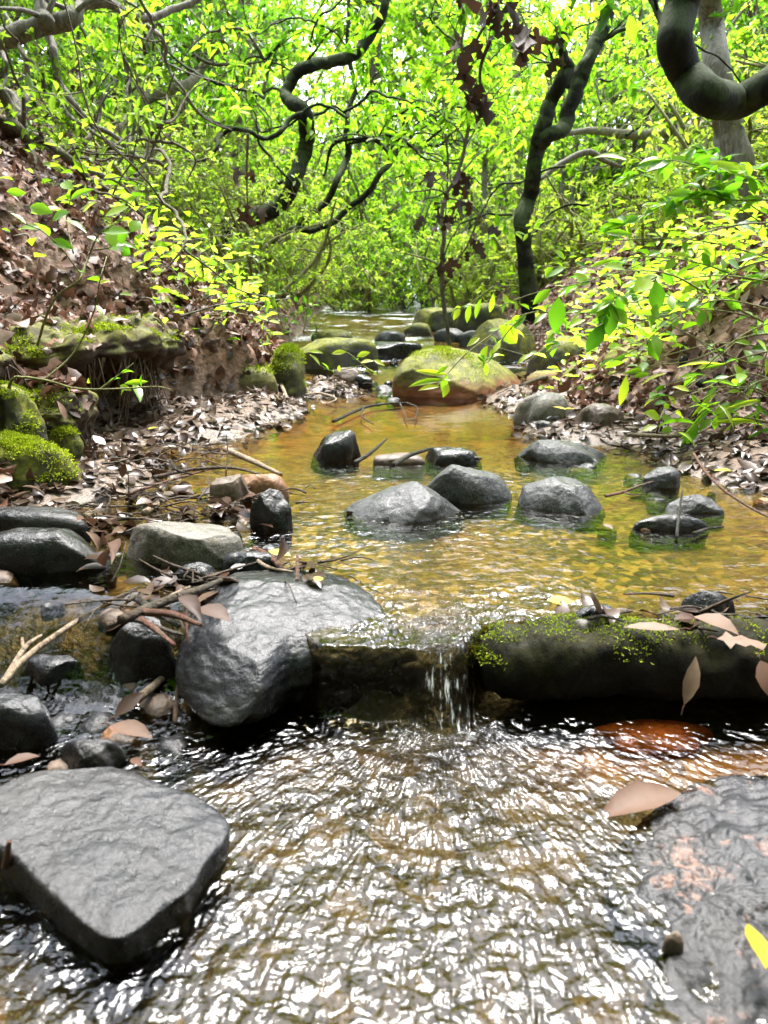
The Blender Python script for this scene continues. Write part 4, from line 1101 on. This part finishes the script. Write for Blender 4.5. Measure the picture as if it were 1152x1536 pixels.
spray("tangle of thin green stems trailing over the right bank's foot", [([(1200, 500), (1120, 505), (1040, 540), (980, 548), (930, 560)], 0), ([(1200, 560), (1110, 540), (1030, 500), (970, 470)], 0), ([(1200, 460), (1120, 500), (1050, 560), (990, 580)], 0), ([(1190, 620), (1100, 560), (1040, 470), (1000, 440)], .05), ([(1180, 470), (1080, 450), (1010, 478), (960, 520), (920, 540)], 0)] + [([(1200, a_), ((1200 + c_) / 2 + 30, (a_ + b_) / 2 - h_), (c_ + 60, b_ - h_ * .5), (c_, b_)], d_) for a_, b_, c_, h_, d_ in [(330, 420, 880, 30, .1), (380, 520, 930, 40, .0), (430, 470, 860, 36, .1), (470, 600, 960, 30, -.05), (530, 560, 900, 30, 0.), (560, 640, 1010, 26, -.1), (400, 380, 820, 30, .3), (590, 610, 980, 40, -.1), (500, 510, 880, 40, .2), (350, 470, 990, 20, .15), (620, 590, 1020, 20, -.1), (450, 620, 1060, 30, -.05)]],
      [(1000, 560, 960, 575, 10, .9, 0), (975, 552, 935, 560, 9, .85, 0), (940, 562, 930, 610, 14, 1.0, 0), (950, 565, 975, 560, 9, .85, 0), (1080, 545, 1045, 552, 10, .9, 0)], 1.95, seed=5, foot=(1.35, 2.0), extra=90, ln=.05)
for i, (pts, lv) in enumerate([([(985, 650), (990, 630), (996, 612)], [(990, 628, 968, 618, 18, .75, 0), (992, 625, 1008, 632, 16, .7, 0), (985, 640, 962, 645, 14, .75, 0), (996, 640, 1004, 650, 18, .55, 0), (996, 612, 1004, 606, 10, .8, 0)])]):
    spray("little seedling with round leaves among dead leaves, right shore", [(pts, 0)], lv, 2.0, seed=30 + i, cat="seedling", name="seedling")
spray("strappy grass blades arching at the right edge above the shore", [([(1180, 640), (1110, 626), (1060, 632), (1010, 650)], 0), ([(1180, 600), (1100, 582), (1050, 600), (1000, 625)], 0), ([(1190, 660), (1130, 600), (1080, 575)], 0), ([(1180, 560), (1100, 590), (1040, 640)], 0), ([(1180, 520), (1090, 545), (1020, 590)], 0)],
      [(1150, 632, 1072, 632, 9, .8, 0), (1140, 600, 1092, 612, 8, .9, 0), (1150, 640, 1090, 628, 8, .85, 0)], 1.85, seed=6, mat=B_STEM, cat="grass tuft", name="grass_tuft", foot=(1.15, 1.9), extra=26, ln=.09, wd=.06)
spray("green leafed sapling on the left slope with a round leaf pair", [([(120, 420), (135, 380), (150, 350), (180, 330), (200, 300)], 0), ([(140, 375), (165, 372), (190, 368)], 0), ([(120, 410), (90, 370), (60, 345), (20, 330)], 0), ([(110, 380), (100, 330), (105, 290), (80, 272)], .05)],
      [(172, 372, 168, 336, 24, .6, 0), (176, 360, 190, 352, 18, .65, 0), (196, 348, 210, 330, 20, .6, 0), (180, 372, 196, 382, 16, .5, 0), (80, 320, 42, 308, 18, .6, 0), (60, 345, 25, 340, 14, .65, 0), (40, 290, 8, 287, 12, .6, 0), (110, 285, 90, 272, 16, .65, 0), (105, 300, 138, 282, 10, .65, 0), (95, 330, 130, 345, 14, .6, 0), (105, 318, 75, 330, 16, .6, 0), (20, 270, -5, 265, 14, .7, 0), (130, 355, 150, 362, 14, .7, 0), (75, 360, 110, 372, 16, .5, 0)],
      1.9, seed=7, foot=(-.95, 2.0), extra=14, ln=.06)
spray("bare stem with a cluster of white glinting leaves in front of the left bank", [([(40, 566), (75, 572), (110, 582), (150, 584), (200, 582), (235, 580), (256, 584)], 0), ([(150, 584), (175, 565), (200, 545)], 0), ([(60, 575), (110, 530), (140, 470), (150, 420), (160, 385)], 0)],
      [(186, 575, 222, 572, 9, 1.0, 0), (200, 575, 212, 600, 15, .7, 0), (190, 580, 180, 592, 11, .75, 0), (180, 578, 196, 585, 9, .8, 0), (132, 568, 134, 574, 8, .9, 0)], 1.55, seed=8, extra=5, ln=.03, foot=(-.84, 1.6), cat="twig", name="leafy_twig")
spray("small seedling with pale leaves by the far ledge, left of the boulder", [([(560, 560), (545, 548), (530, 535), (520, 528)], 0), ([(545, 548), (500, 556), (480, 548)], 0)],
      [(520, 528, 497, 530, 8, .95, 0), (535, 535, 555, 528, 9, .85, 0), (540, 545, 560, 540, 9, .95, 0), (480, 548, 465, 530, 7, .95, 0), (485, 530, 460, 526, 7, .9, 0), (510, 548, 508, 558, 7, .9, 0), (545, 555, 568, 562, 8, .8, 0), (560, 540, 578, 548, 8, .9, 0)], 3.0, seed=9, extra=6, ln=.035, cat="seedling", name="seedling")
spray("hanging twig with pale drooping leaves above the far riffle", [([(740, 430), (710, 452), (690, 462), (670, 470)], 0)],
      [(740, 440, 735, 470, 9, .9, 0), (722, 448, 712, 478, 9, .9, 0), (705, 455, 700, 485, 9, .9, 0), (690, 462, 680, 480, 9, .9, 0), (755, 440, 762, 460, 9, .8, 0)], 3.6, seed=10, extra=5, ln=.05, cat="twig", name="leafy_twig")
for i, (a, b) in enumerate([(320, 372), (355, 420), (420, 470), (455, 440), (385, 390), (470, 470)]):
    yy = 3.6 + .2 * i
    spray(["thin yellow green sapling on the left bank above the moss", "yellow leafed sapling on the left bank by the packed earth", "leafy sapling by the mossy stub on the left", "feathery sapling behind the mossy stub", "small sapling under the crooked dark tree", "low sapling at the end of the left bank"][i],
          [([(a, b + 60), (a + 5, b + 25), (a - 8, b - 15), (a + 4, b - 50)], 0), ([(a, b + 30), (a + 30, b), (a + 55, b - 14)], 0), ([(a, b + 20), (a - 25, b), (a - 50, b + 6)], 0)], [], yy, seed=40 + i, extra=30, ln=.042, base=.6, rad=.003)

# ------------------------------------------------------------------ leaf litter on the banks, and undergrowth far up
def scatter_ground(n, xr, yr, rng):
    x = rng.uniform(*xr, n); y = yr[0] + (yr[1] - yr[0]) * rng.uniform(0, 1, n) ** 1.5
    return x, y
def normals(x, y, e=.03):
    z = ground_z(x, y, False)
    nx = (z - ground_z(x + e, y, False)) / e; ny = (z - ground_z(x, y + e, False)) / e
    N = np.stack([nx, ny, np.ones_like(nx)], 1)
    return z, N / np.linalg.norm(N, axis=1)[:, None]
rng = np.random.RandomState(77)
s = Soup()
x, y = scatter_ground(66000, (-4.2, 4.2), (.9, 9), rng)
x2, y2 = scatter_ground(36000, (-2.6, 2.4), (1.1, 4.2), rng)
x, y = np.concatenate([x, x2]), np.concatenate([y, y2])
a, b = shores(x, y); so_ = np.maximum(a, b)
patch = fbm(xyz(x, y) * 1.7, 3, seed=4)
keep = (so_ > .0) & (rng.rand(len(x)) < np.where(so_ < .12, .5, 1.0) * np.clip(1.0 + patch, .3, 1)) & ~((b > .25) & (b < .8) & (y > 2.2) & (y < 3.6) & (rng.rand(len(x)) < .55))
x, y = x[keep], y[keep]
z, N = normals(x, y)
x = np.concatenate([x] + [t[0][:, 0] for t in TURF_LEAVES]); y = np.concatenate([y] + [t[0][:, 1] for t in TURF_LEAVES]); z = np.concatenate([z] + [t[0][:, 2] for t in TURF_LEAVES]); N = np.concatenate([N] + [t[1] for t in TURF_LEAVES])
n = len(x)
Dl = np.cross(N, rand_dirs(n, rng)); Nl = N + rng.normal(size=(n, 3)) * .45
l = rng.uniform(.02, .066, n)
PL = np.stack([x, y, z + rng.uniform(.001, .022, n)], 1) - Dl * l[:, None] * .5; DL = Dl + N * rng.uniform(-.15, .5, n)[:, None]
WL = l * rng.uniform(.16, .40, n); RL = np.clip(rng.normal(size=n) * .27 + .42, 0, 1); CL = rng.uniform(-3, 3, n)
oak = rng.rand(n) < .45
for mk, tp, kk in ((oak, LOBED, 1.1), (~oak, LEAF12, 1.0)):
    leaves(s, PL[mk], DL[mk], Nl[mk], l[mk] * kk, WL[mk], RL[mk], tp, CL[mk])
tag(link("leaf_litter", s.mesh("leaf_litter", DEAD)), "fallen brown and pinkish leaves covering both banks", "leaf litter", kind="stuff")
WETLEAF = dead_leaf_mat("sodden_leaf", [(0, (.008, .005, .003)), (.4, (.03, .016, .010)), (.7, (.08, .05, .034)), (1, (.22, .17, .13))], .3)
s = Soup()
x, y = scatter_ground(12000, (-1.1, 1.2), (1.15, 3.4), rng)
a, b = shores(x, y); so_ = np.maximum(a, b); z, N = normals(x, y)
wl_ = water_level(x, y)
keep = (so_ < .14) & (z > wl_ - .012) & (rng.rand(len(x)) < .8)
x, y, z, N = x[keep], y[keep], z[keep], N[keep]; n = len(x)
Dl = np.cross(N, rand_dirs(n, rng)); l = rng.uniform(.015, .05, n)
leaves(s, np.stack([x, y, z + rng.uniform(.001, .012, n)], 1), Dl + N * rng.uniform(-.1, .3, n)[:, None], N + rng.normal(size=(n, 3)) * .3, l, l * rng.uniform(.2, .34, n), rng.uniform(0, 1, n), LEAF12, rng.uniform(-2, 2, n))
tag(link("sodden_leaves", s.mesh("sodden_leaves", WETLEAF)), "sodden dark leaves and mud crumbs along both shores", "leaf litter", kind="stuff")
s = Soup()
x, y = scatter_ground(52000, (-6, 6), (2.5, 13), rng)
a, b = shores(x, y); so_ = np.maximum(a, b)
patch = fbm(xyz(x, y) * 1.1, 3, seed=6)
keep = (so_ > .05) & (patch + .05 * (y - 5) + .07 * (b > .25) + .12 * rng.normal(size=len(x)) > .02)
x, y = x[keep], y[keep]; z, N = normals(x, y); n = len(x)
l = rng.uniform(.03, .075, n)
leaves(s, np.stack([x, y, z + np.abs(rng.normal(size=n)) * .14], 1), rand_dirs(n, rng) * np.array([1, 1, .3]) + np.array([0, 0, .25]), np.array([0, 0, 1]) + rng.normal(size=(n, 3)) * .4, l, l * .26, np.clip(.55 + patch[keep] * .5 + rng.normal(size=n) * .18, 0, 1), LEAF6, 1.0)
tag(link("undergrowth", s.mesh("undergrowth", LF_BRIGHT)), "low green undergrowth over the far banks", "undergrowth", kind="stuff")
s = Soup()
for i in range(800):
    x0 = rng.uniform(-2.6, 3.0); y0 = rng.uniform(1.5, 7)
    a, b = shores(np.array([x0]), np.array([y0]))
    if max(a[0], b[0]) < .02: continue
    z0 = gz(x0, y0); d = rand_dirs(1, rng)[0] * np.array([1, 1, .25]); ll = rng.uniform(.12, .5)
    e = np.array([x0, y0, z0 + .01]) + d * ll
    e[2] = max(e[2], gz(e[0], e[1]) + .01)
    V, F = tube(smooth_path([[x0, y0, z0], (np.array([x0, y0, z0]) + e) / 2 + rng.normal(size=3) * .03, e], 7), [.004, .0015], 4)
    s.add(V, F)
tag(link("forest_litter", s.mesh("forest_litter", B_GREY)), "thin fallen twigs littering the banks", "twig litter", kind="stuff")
# the wood goes on behind the camera and to its sides: it shades the stream from there
for i, (x, y, k_, s_) in enumerate([(-3.0, -2.2, 1, 1.0), (-.9, -3.4, 1, 1.05), (1.3, -3.0, 1, 1.0), (3.3, -1.8, 1, 1.0), (-3.9, .6, 2, .95), (4.0, .8, 2, .95), (.2, -5.5, 1, 1.3)]):
    plant_tree(k_, x, y, "leafy tree of the wood around the stream, standing behind the viewpoint", s_ * 1.5, "trees behind the viewpoint")
for x, y, s_ in [(-1.6, -1.9, 1.9), (-.5, -2.4, 2.0), (.6, -2.3, 2.0), (1.7, -1.8, 1.9), (-2.6, -.8, 1.7), (2.7, -.7, 1.7)]:
    plant_shrub(0, x, y, "tall laurel of the wood around the stream, standing behind the viewpoint", s_, "laurels behind the viewpoint")
# ------------------------------------------------------------------ the mossy log that dams the stream
LOGM = rock_mat("wet_rotten_wood", (.002, .0018, .0014), (.009, .007, .005), .75, 1.3, moss=.08, coat=.0, spec=.12)
P = smooth_path(np.array([[.122, .866, -.056], [.15, .870, -.05], [.22, .876, -.046], [.32, .872, -.046], [.44, .865, -.048], [.58, .862, -.05], [.72, .87, -.055]]), 110)
s = Soup(); V, F = tube(P, [.028, .043, .047, .045, .048, .047, .045], 48, .34, 4); s.add(V, F)
lg = tag(link("mossy_log", s.mesh("mossy_log", LOGM, P[0]), loc=P[0]), "dark rotten mossy log damming the stream at the right", "log")
moss_fuzz(lg, 3500, .0045, .45, -5, 6)

# ------------------------------------------------------------------ loose sticks
STICK = [bark_mat("wet_stick", (.03, .02, .014), (.11, .075, .05), 0, 2, .4), bark_mat("pale_stick", (.14, .10, .065), (.38, .29, .20), 0, 2, .6), bark_mat("black_stick", (.010, .008, .006), (.035, .028, .02), 0, 2, .4), bark_mat("red_stick", (.07, .03, .02), (.18, .085, .055), 0, 2, .4)]
def stick(label, pts, z, r, k=0, cat="stick", seed=0, lift=0.0, name="stick", forks=()):
    P = np.array([at_z(a, b, z + (lift * i / max(len(pts) - 1, 1))) for i, (a, b) in enumerate(pts)])
    P = smooth_path(P, max(14, 6 * len(pts)))
    s = Soup(); V, F = tube(P, [r * 1.1, r, r * .55], 8, .22, seed); s.add(V, F)
    for fp in forks:
        Q = smooth_path(np.array([at_z(a, b, z + lift * .5) for a, b in fp]), 12)
        V, F = tube(Q, [r * .7, r * .4], 6, .2, seed + 1); s.add(V, F)
    return tag(link(name, s.mesh(name, STICK[k], P[0]), loc=P[0]), label, cat)
L = LOWER
stick("thick pale stick, topmost on the driftwood above the brownish rock", [(338, 674), (375, 690), (422, 712)], .035, .007, 1, seed=1)
stick("dark stick crossing the driftwood above the brownish rock", [(230, 716), (290, 704), (350, 702), (405, 716)], .022, .004, 0, seed=2)
stick("thin reddish stick on the mud left of the driftwood", [(190, 742), (250, 722), (330, 700)], .015, .003, 3, seed=3)
stick("short pale stick lying alone on the orange shallows, left", [(216, 770), (252, 746)], .008, .006, 1, seed=4)
stick("bent dark twig standing out of the driftwood", [(255, 690), (265, 705), (290, 712)], .05, .003, 2, seed=5, lift=-.03)
stick("dark stick slanting into the water by the flat pale topped rock", [(312, 812), (350, 824), (400, 842), (448, 866)], .022, .005, 0, seed=6, lift=-.02)
stick("pale twig beside the slanting dark stick", [(372, 828), (400, 850), (440, 858)], .02, .003, 1, seed=7)
stick("short upright brown twig left of the biggest rock's back", [(446, 872), (446, 832)], .02, .003, 3, seed=8, lift=.02)
stick("brown stick with curled bark, in the twigs above the biggest rock", [(380, 824), (410, 840), (436, 870)], .028, .006, 3, seed=9, lift=-.02)
stick("long pale reed lying across the shallows from the left edge to the twig heap", [(0, 1028), (40, 985), (100, 942), (150, 912), (196, 893)], -.035, .004, 1, seed=10, lift=.02)
stick("second pale reed beside the long one, forked at its low end", [(8, 1018), (35, 975), (55, 958), (110, 930)], -.045, .0035, 1, seed=11, lift=.01, forks=[[(35, 975), (33, 945), (38, 930)]])
for i, (lab, pts, k, r) in enumerate([
    ("dark stick on top of the twig heap, pointing at the small grey rock", [(180, 930), (240, 905), (300, 884), (332, 870)], 0, .006),
    ("reddish stick lowest in the twig heap on the upright rock", [(190, 918), (225, 938), (262, 968)], 3, .004),
    ("black stick slanting down through the twig heap", [(205, 898), (235, 918), (268, 940)], 2, .0045),
    ("brown stick at the back of the twig heap", [(215, 918), (260, 922), (302, 938)], 3, .0045),
    ("thin grey twig across the front of the twig heap", [(160, 938), (200, 930), (250, 945), (275, 952)], 0, .003),
    ("short pale twig at the back of the twig heap", [(255, 895), (285, 880)], 1, .003)]):
    stick(lab, pts, .035 - .006 * (i % 3), r, k, seed=20 + i)
stick("long thin brown stem standing in front of the biggest rock's left end", [(262, 1085), (268, 1030), (282, 985), (280, 945), (275, 880)], L + .01, .0028, 3, seed=30, lift=.11)
stick("pale stick leaning between the upright rock and the biggest rock", [(205, 1050), (235, 1025), (258, 1000)], L + .02, .005, 1, seed=31)
stick("dark stick slanting up out of the calm pool beside the lone dark rock", [(532, 694), (555, 680), (580, 658)], .005, .005, 2, seed=32, lift=.03)
stick("dark stick lying on the small dark flat stone midstream", [(590, 698), (612, 684), (648, 672)], .02, .006, 2, seed=33, lift=.02)
stick("short black stub beside the small dark flat stone", [(700, 686), (722, 688)], .012, .006, 2, seed=34)
stick("branched black twig floating in the calm pool before the boulder", [(500, 632), (545, 612), (575, 606), (610, 604)], .012, .005, 2, seed=35, forks=[[(545, 612), (542, 624), (560, 636)], [(600, 605), (606, 618), (612, 632)], [(610, 604), (626, 612), (622, 630)]])
stick("bent pale twig at the pool's left end by the mossy stub", [(458, 592), (480, 590), (504, 598), (490, 606)], .02, .004, 1, seed=36)
stick("bare dark twig standing beside the flat black rock awash", [(1015, 806), (1018, 775), (1024, 735)], .005, .0025, 2, seed=37, lift=.05)
stick("long thin brown twig drooping over the water at the right edge", [(1040, 680), (1062, 712), (1095, 742), (1152, 775), (1200, 790)], .10, .0025, 3, seed=38, lift=-.06)
stick("black twig on the right of the flat black rock awash", [(1040, 800), (1062, 793), (1085, 790)], .008, .003, 2, seed=39)
stick("brown twigs caught beside the grey humped rock", [(908, 744), (935, 738), (955, 730), (980, 722)], .012, .003, 3, seed=40, forks=[[(935, 738), (950, 742), (968, 740)]])
stick("dark curved twig on the tiny black rock above the mossy log", [(882, 928), (905, 924), (936, 932)], .014, .0025, 2, seed=41)
stick("long pale root stick on the right gravel shore", [(940, 652), (1010, 654), (1050, 648), (1090, 620)], .05, .005, 1, seed=42)
stick("mossy stick pointing left from the square mossy rock", [(880, 562), (820, 566), (780, 578)], .06, .010, 0, seed=43)
stick("grey stick propped between the square mossy rock and the pool", [(845, 590), (850, 570), (858, 556)], .05, .008, 1, seed=44)
stick("thin root hanging down the packed earth on the left bank", [(400, 520), (415, 560), (430, 596), (436, 612)], .10, .007, 1, seed=45, lift=-.09)
stick("second root beside the thin hanging one on the left bank", [(385, 545), (410, 575), (425, 610)], .10, .005, 1, seed=46, lift=-.09)
stick("short brown stick standing at the slab's broken edge, lower left", [(8, 1300), (14, 1262)], L + .03, .003, 3, seed=47, lift=.03)

# small loose stones
rng = np.random.RandomState(321)
kinds = [SLATE2, SLATE, BROWN, GRAN, RUST]
def stones(n, box, z, label, group, seed, size=(.008, .028)):
    rs = np.random.RandomState(seed)
    for i in range(n):
        q_ = at_z(rs.uniform(box[0], box[2]), rs.uniform(box[1], box[3]), z)
        wl0 = float(water_level(q_[0], q_[1])); g0 = gz(q_[0], q_[1])
        b0 = max(g0, wl0 - .008) - .003
        r = rs.uniform(*size)
        rock("stone", label, blob(q_[0], q_[1], r, r * rs.uniform(.6, 1), rs.uniform(0, 3), 18, seed + i, .25), r * rs.uniform(.4, .9), kinds[rs.choice(5, p=[.35, .25, .2, .12, .08])], b0, p=2.2, seed=seed + i, facets=4, nt=36, nr=22, below=.015, cat="stone", group=group, rough=.14)
stones(26, (0, 890, 260, 1150), L, "small wet stone in the shallows among the rocks at the lower left", "small stones in the left shallows", 500)
stones(22, (210, 690, 460, 860), 0, "small stone in the driftwood shallows at the left", "small stones around the driftwood", 540)
stones(24, (770, 590, 1140, 700), .02, "small muddy stone along the right shore of the pool", "small stones on the right shore", 580, (.008, .035))
stones(16, (450, 545, 620, 600), .01, "small stone along the far left shore of the pool", "small stones at the far left shore", 620, (.012, .04))
stones(10, (880, 700, 1150, 800), .0, "small wet stone awash near the right side", "small stones awash at the right", 660)

# ------------------------------------------------------------------ single leaves one can point to
YEL = dead_leaf_mat("yellow_leaf", [(0, (.55, .36, .02)), (.5, (.62, .46, .03)), (1, (.45, .50, .06))], .35)
TAN = dead_leaf_mat("tan_leaf", [(0, (.04, .016, .009)), (.35, (.085, .038, .02)), (.7, (.15, .088, .055)), (1, (.25, .17, .115))], .6)
def one_leaf(label, a, b, w, z, mat=TAN, col=.5, curl=.6, tilt=.0, templ=LEAF12, dz=(0, 0), stalk=.2):
    A = at_z(*a, z + dz[0]); B = at_z(*b, z + dz[1])
    l = np.linalg.norm(B - A)
    s = Soup()
    N = np.array([tilt, -.12, 1.0])
    leaves(s, [[0, 0, 0]], [B - A], [N], l, w / FPX * np.linalg.norm(A - CAM) * .5, [col], templ, curl)
    o = link("leaf", s.mesh("leaf", mat), loc=A)
    tag(o, label, "leaf")
    if stalk:
        d = (A - B) / l
        st = Soup(); V, F = tube(smooth_path([[0, 0, 0], d * l * stalk * .5 + np.array([0, 0, .002]), d * l * stalk], 6), [.0012, .0008], 5); st.add(V, F)
        link("stalk", st.mesh("stalk", STICK[3]), o)
    return o
one_leaf("yellow leaf floating above the mossy log", (820, 900), (862, 902), 26, .006, YEL, .2, .3)
one_leaf("yellow leaf at the right edge of the rock sheet, lower right corner", (1122, 1385), (1152, 1450), 36, L + .035, YEL, .45, .5, .5)
one_leaf("long tan leaf resting on the water in the lower right", (1022, 1190), (898, 1216), 48, L + .008, TAN, .55, 1.0)
one_leaf("pale golden leaf leaning against the mossy log's front", (1026, 1058), (1046, 985), 22, L + .02, TAN, .95, .8, .2, dz=(0, .055))
one_leaf("big pinkish brown leaf with a scalloped edge on the log's right end", (1075, 958), (1150, 966), 34, .012, TAN, .85, .5, .0, LOBED)
one_leaf("brown curled leaf hanging over the log's right end, at the frame's edge", (1140, 990), (1165, 1050), 40, .01, TAN, .4, 1.2, dz=(0, -.03))
one_leaf("flat pinkish leaf lying along the log's top", (1020, 944), (935, 938), 22, .012, TAN, .9, .3)
one_leaf("curled pale leaf behind the scalloped one on the log", (1040, 925), (1110, 945), 36, .016, TAN, .8, 1.0)
one_leaf("small dark curled leaf on the log's top behind the flat pinkish one", (1010, 930), (1050, 926), 20, .02, TAN, .1, 1.4)
one_leaf("tan leaf awash between the corner slab and the biggest rock", (165, 1088), (228, 1102), 30, L + .02, TAN, .6, .8)
one_leaf("dark red leaf standing on edge left of the biggest rock", (172, 1075), (215, 1036), 22, L + .02, DEADDARK, .7, 1.0, .6, dz=(0, .02))
one_leaf("wide brown leaf caught behind the biggest rock's shoulder", (296, 912), (345, 926), 34, .03, DEADDARK, .9, 1.0)
one_leaf("dark maroon leaf on the twig heap", (270, 895), (300, 920), 26, .04, DEADDARK, .5, 1.3)
one_leaf("yellow green leaf on the twigs above the biggest rock", (402, 826), (436, 832), 22, .02, YEL, .85, .4)
one_leaf("tiny yellow leaf at the top of the biggest rock", (470, 870), (485, 866), 16, .05, YEL, .5, .4)
one_leaf("small dark leaf floating left of the flat pale topped rock", (208, 802), (228, 788), 14, .01, DEADDARK, .3, 1.0)
for i, (lab, a, b, c) in enumerate([("pale pink leaf wedged upright at the black rock's right end", (150, 830), (135, 796), .9), ("orange brown leaf lowest in the clump at the black rock's right end", (158, 850), (160, 818), .35),
                                    ("brown leaf with a yellow rim topping the clump at the black rock's right end", (140, 790), (118, 772), .3), ("curled pale leaf on the water side of the clump at the black rock", (160, 815), (178, 790), .85), ("red brown leaf in the middle of the clump at the black rock", (150, 818), (176, 822), .2)]):
    one_leaf(lab, a, b, 24, .02, TAN, c, 1.2, [.5, -.3, .2, -.5, .6][i], dz=(0, .04), stalk=.3)
one_leaf("yellow leaf on the pale mud caked rock", (828, 610), (850, 614), 9, .07, YEL, .4, .4)
one_leaf("second yellow leaf right of it on the mud caked rock", (846, 614), (864, 612), 8, .07, YEL, .6, .4)
one_leaf("yellow green leaf on the muddy shore at the right", (1070, 706), (1106, 706), 12, .02, YEL, .8, .6)
one_leaf("small yellow leaf on the gravel bar at the left", (222, 644), (238, 640), 9, .05, YEL, .8, .4)
one_leaf("brown leaf at the left edge below the black topped rock", (5, 1148), (60, 1130), 18, L + .012, TAN, .3, .8)
one_leaf("small rust brown leaf floating in the middle of the left shallows", (212, 1150), (196, 1135), 14, L + .012, TAN, .3, .8)
# fine debris caught among the rocks on the left and along the shores
rng = np.random.RandomState(99)
s = Soup()
spots = [(-.36, 1.42, .16, .10, 70, .02), (-.30, .98, .09, .05, 34, .02), (-.50, 1.30, .14, .07, 30, .012), (-.13, 1.02, .06, .04, 24, .02), (-.55, 1.75, .14, .15, 40, .02), (.75, 1.95, .14, .12, 40, .02), (.42, .90, .2, .03, 12, .012), (-.15, 3.0, .1, .1, 20, .02), (.52, .885, .12, .02, 26, .012), (.38, .89, .1, .015, 12, .01)]
for cx, cy, rx, ry, n, h in spots:
    for i in range(n):
        a = np.array([cx + rng.normal() * rx * .6, cy + rng.normal() * ry * .6, 0.0])
        a[2] = max(gz(a[0], a[1]), float(water_level(a[0], a[1]))) + abs(rng.normal()) * h * .7
        d = rng.normal(size=3) * np.array([1, .6, .13]); d /= np.linalg.norm(d)
        l = rng.uniform(.02, .11)
        V, F = tube(smooth_path([a, a + d * l * .5 + rng.normal(size=3) * l * .06, a + d * l], 6), [rng.uniform(.0012, .0034), .0009], 4)
        s.add(V, F)
tag(link("twig_debris", s.mesh("twig_debris", STICK[0])), "fine dark twigs and crumbs caught among the rocks and shores", "debris", kind="stuff")
s = Soup()
for cx, cy, rx, ry, n, h in spots:
    x = cx + rng.normal(size=n) * rx * .7; y = cy + rng.normal(size=n) * ry * .7
    z = np.maximum(ground_z(x, y, False), water_level(x, y)) + np.abs(rng.normal(size=n)) * h * .6
    l = rng.uniform(.02, .055, n)
    leaves(s, np.stack([x, y, z], 1), rand_dirs(n, rng) * np.array([1, 1, .12]), np.array([0, 0, 1]) + rng.normal(size=(n, 3)) * .35, l, l * .3, rng.uniform(0, .8, n), LEAF12, rng.uniform(-2, 2, n))
tag(link("leaf_debris", s.mesh("leaf_debris", WETLEAF)), "small rotting leaves caught among the rocks and twigs", "debris", kind="stuff")
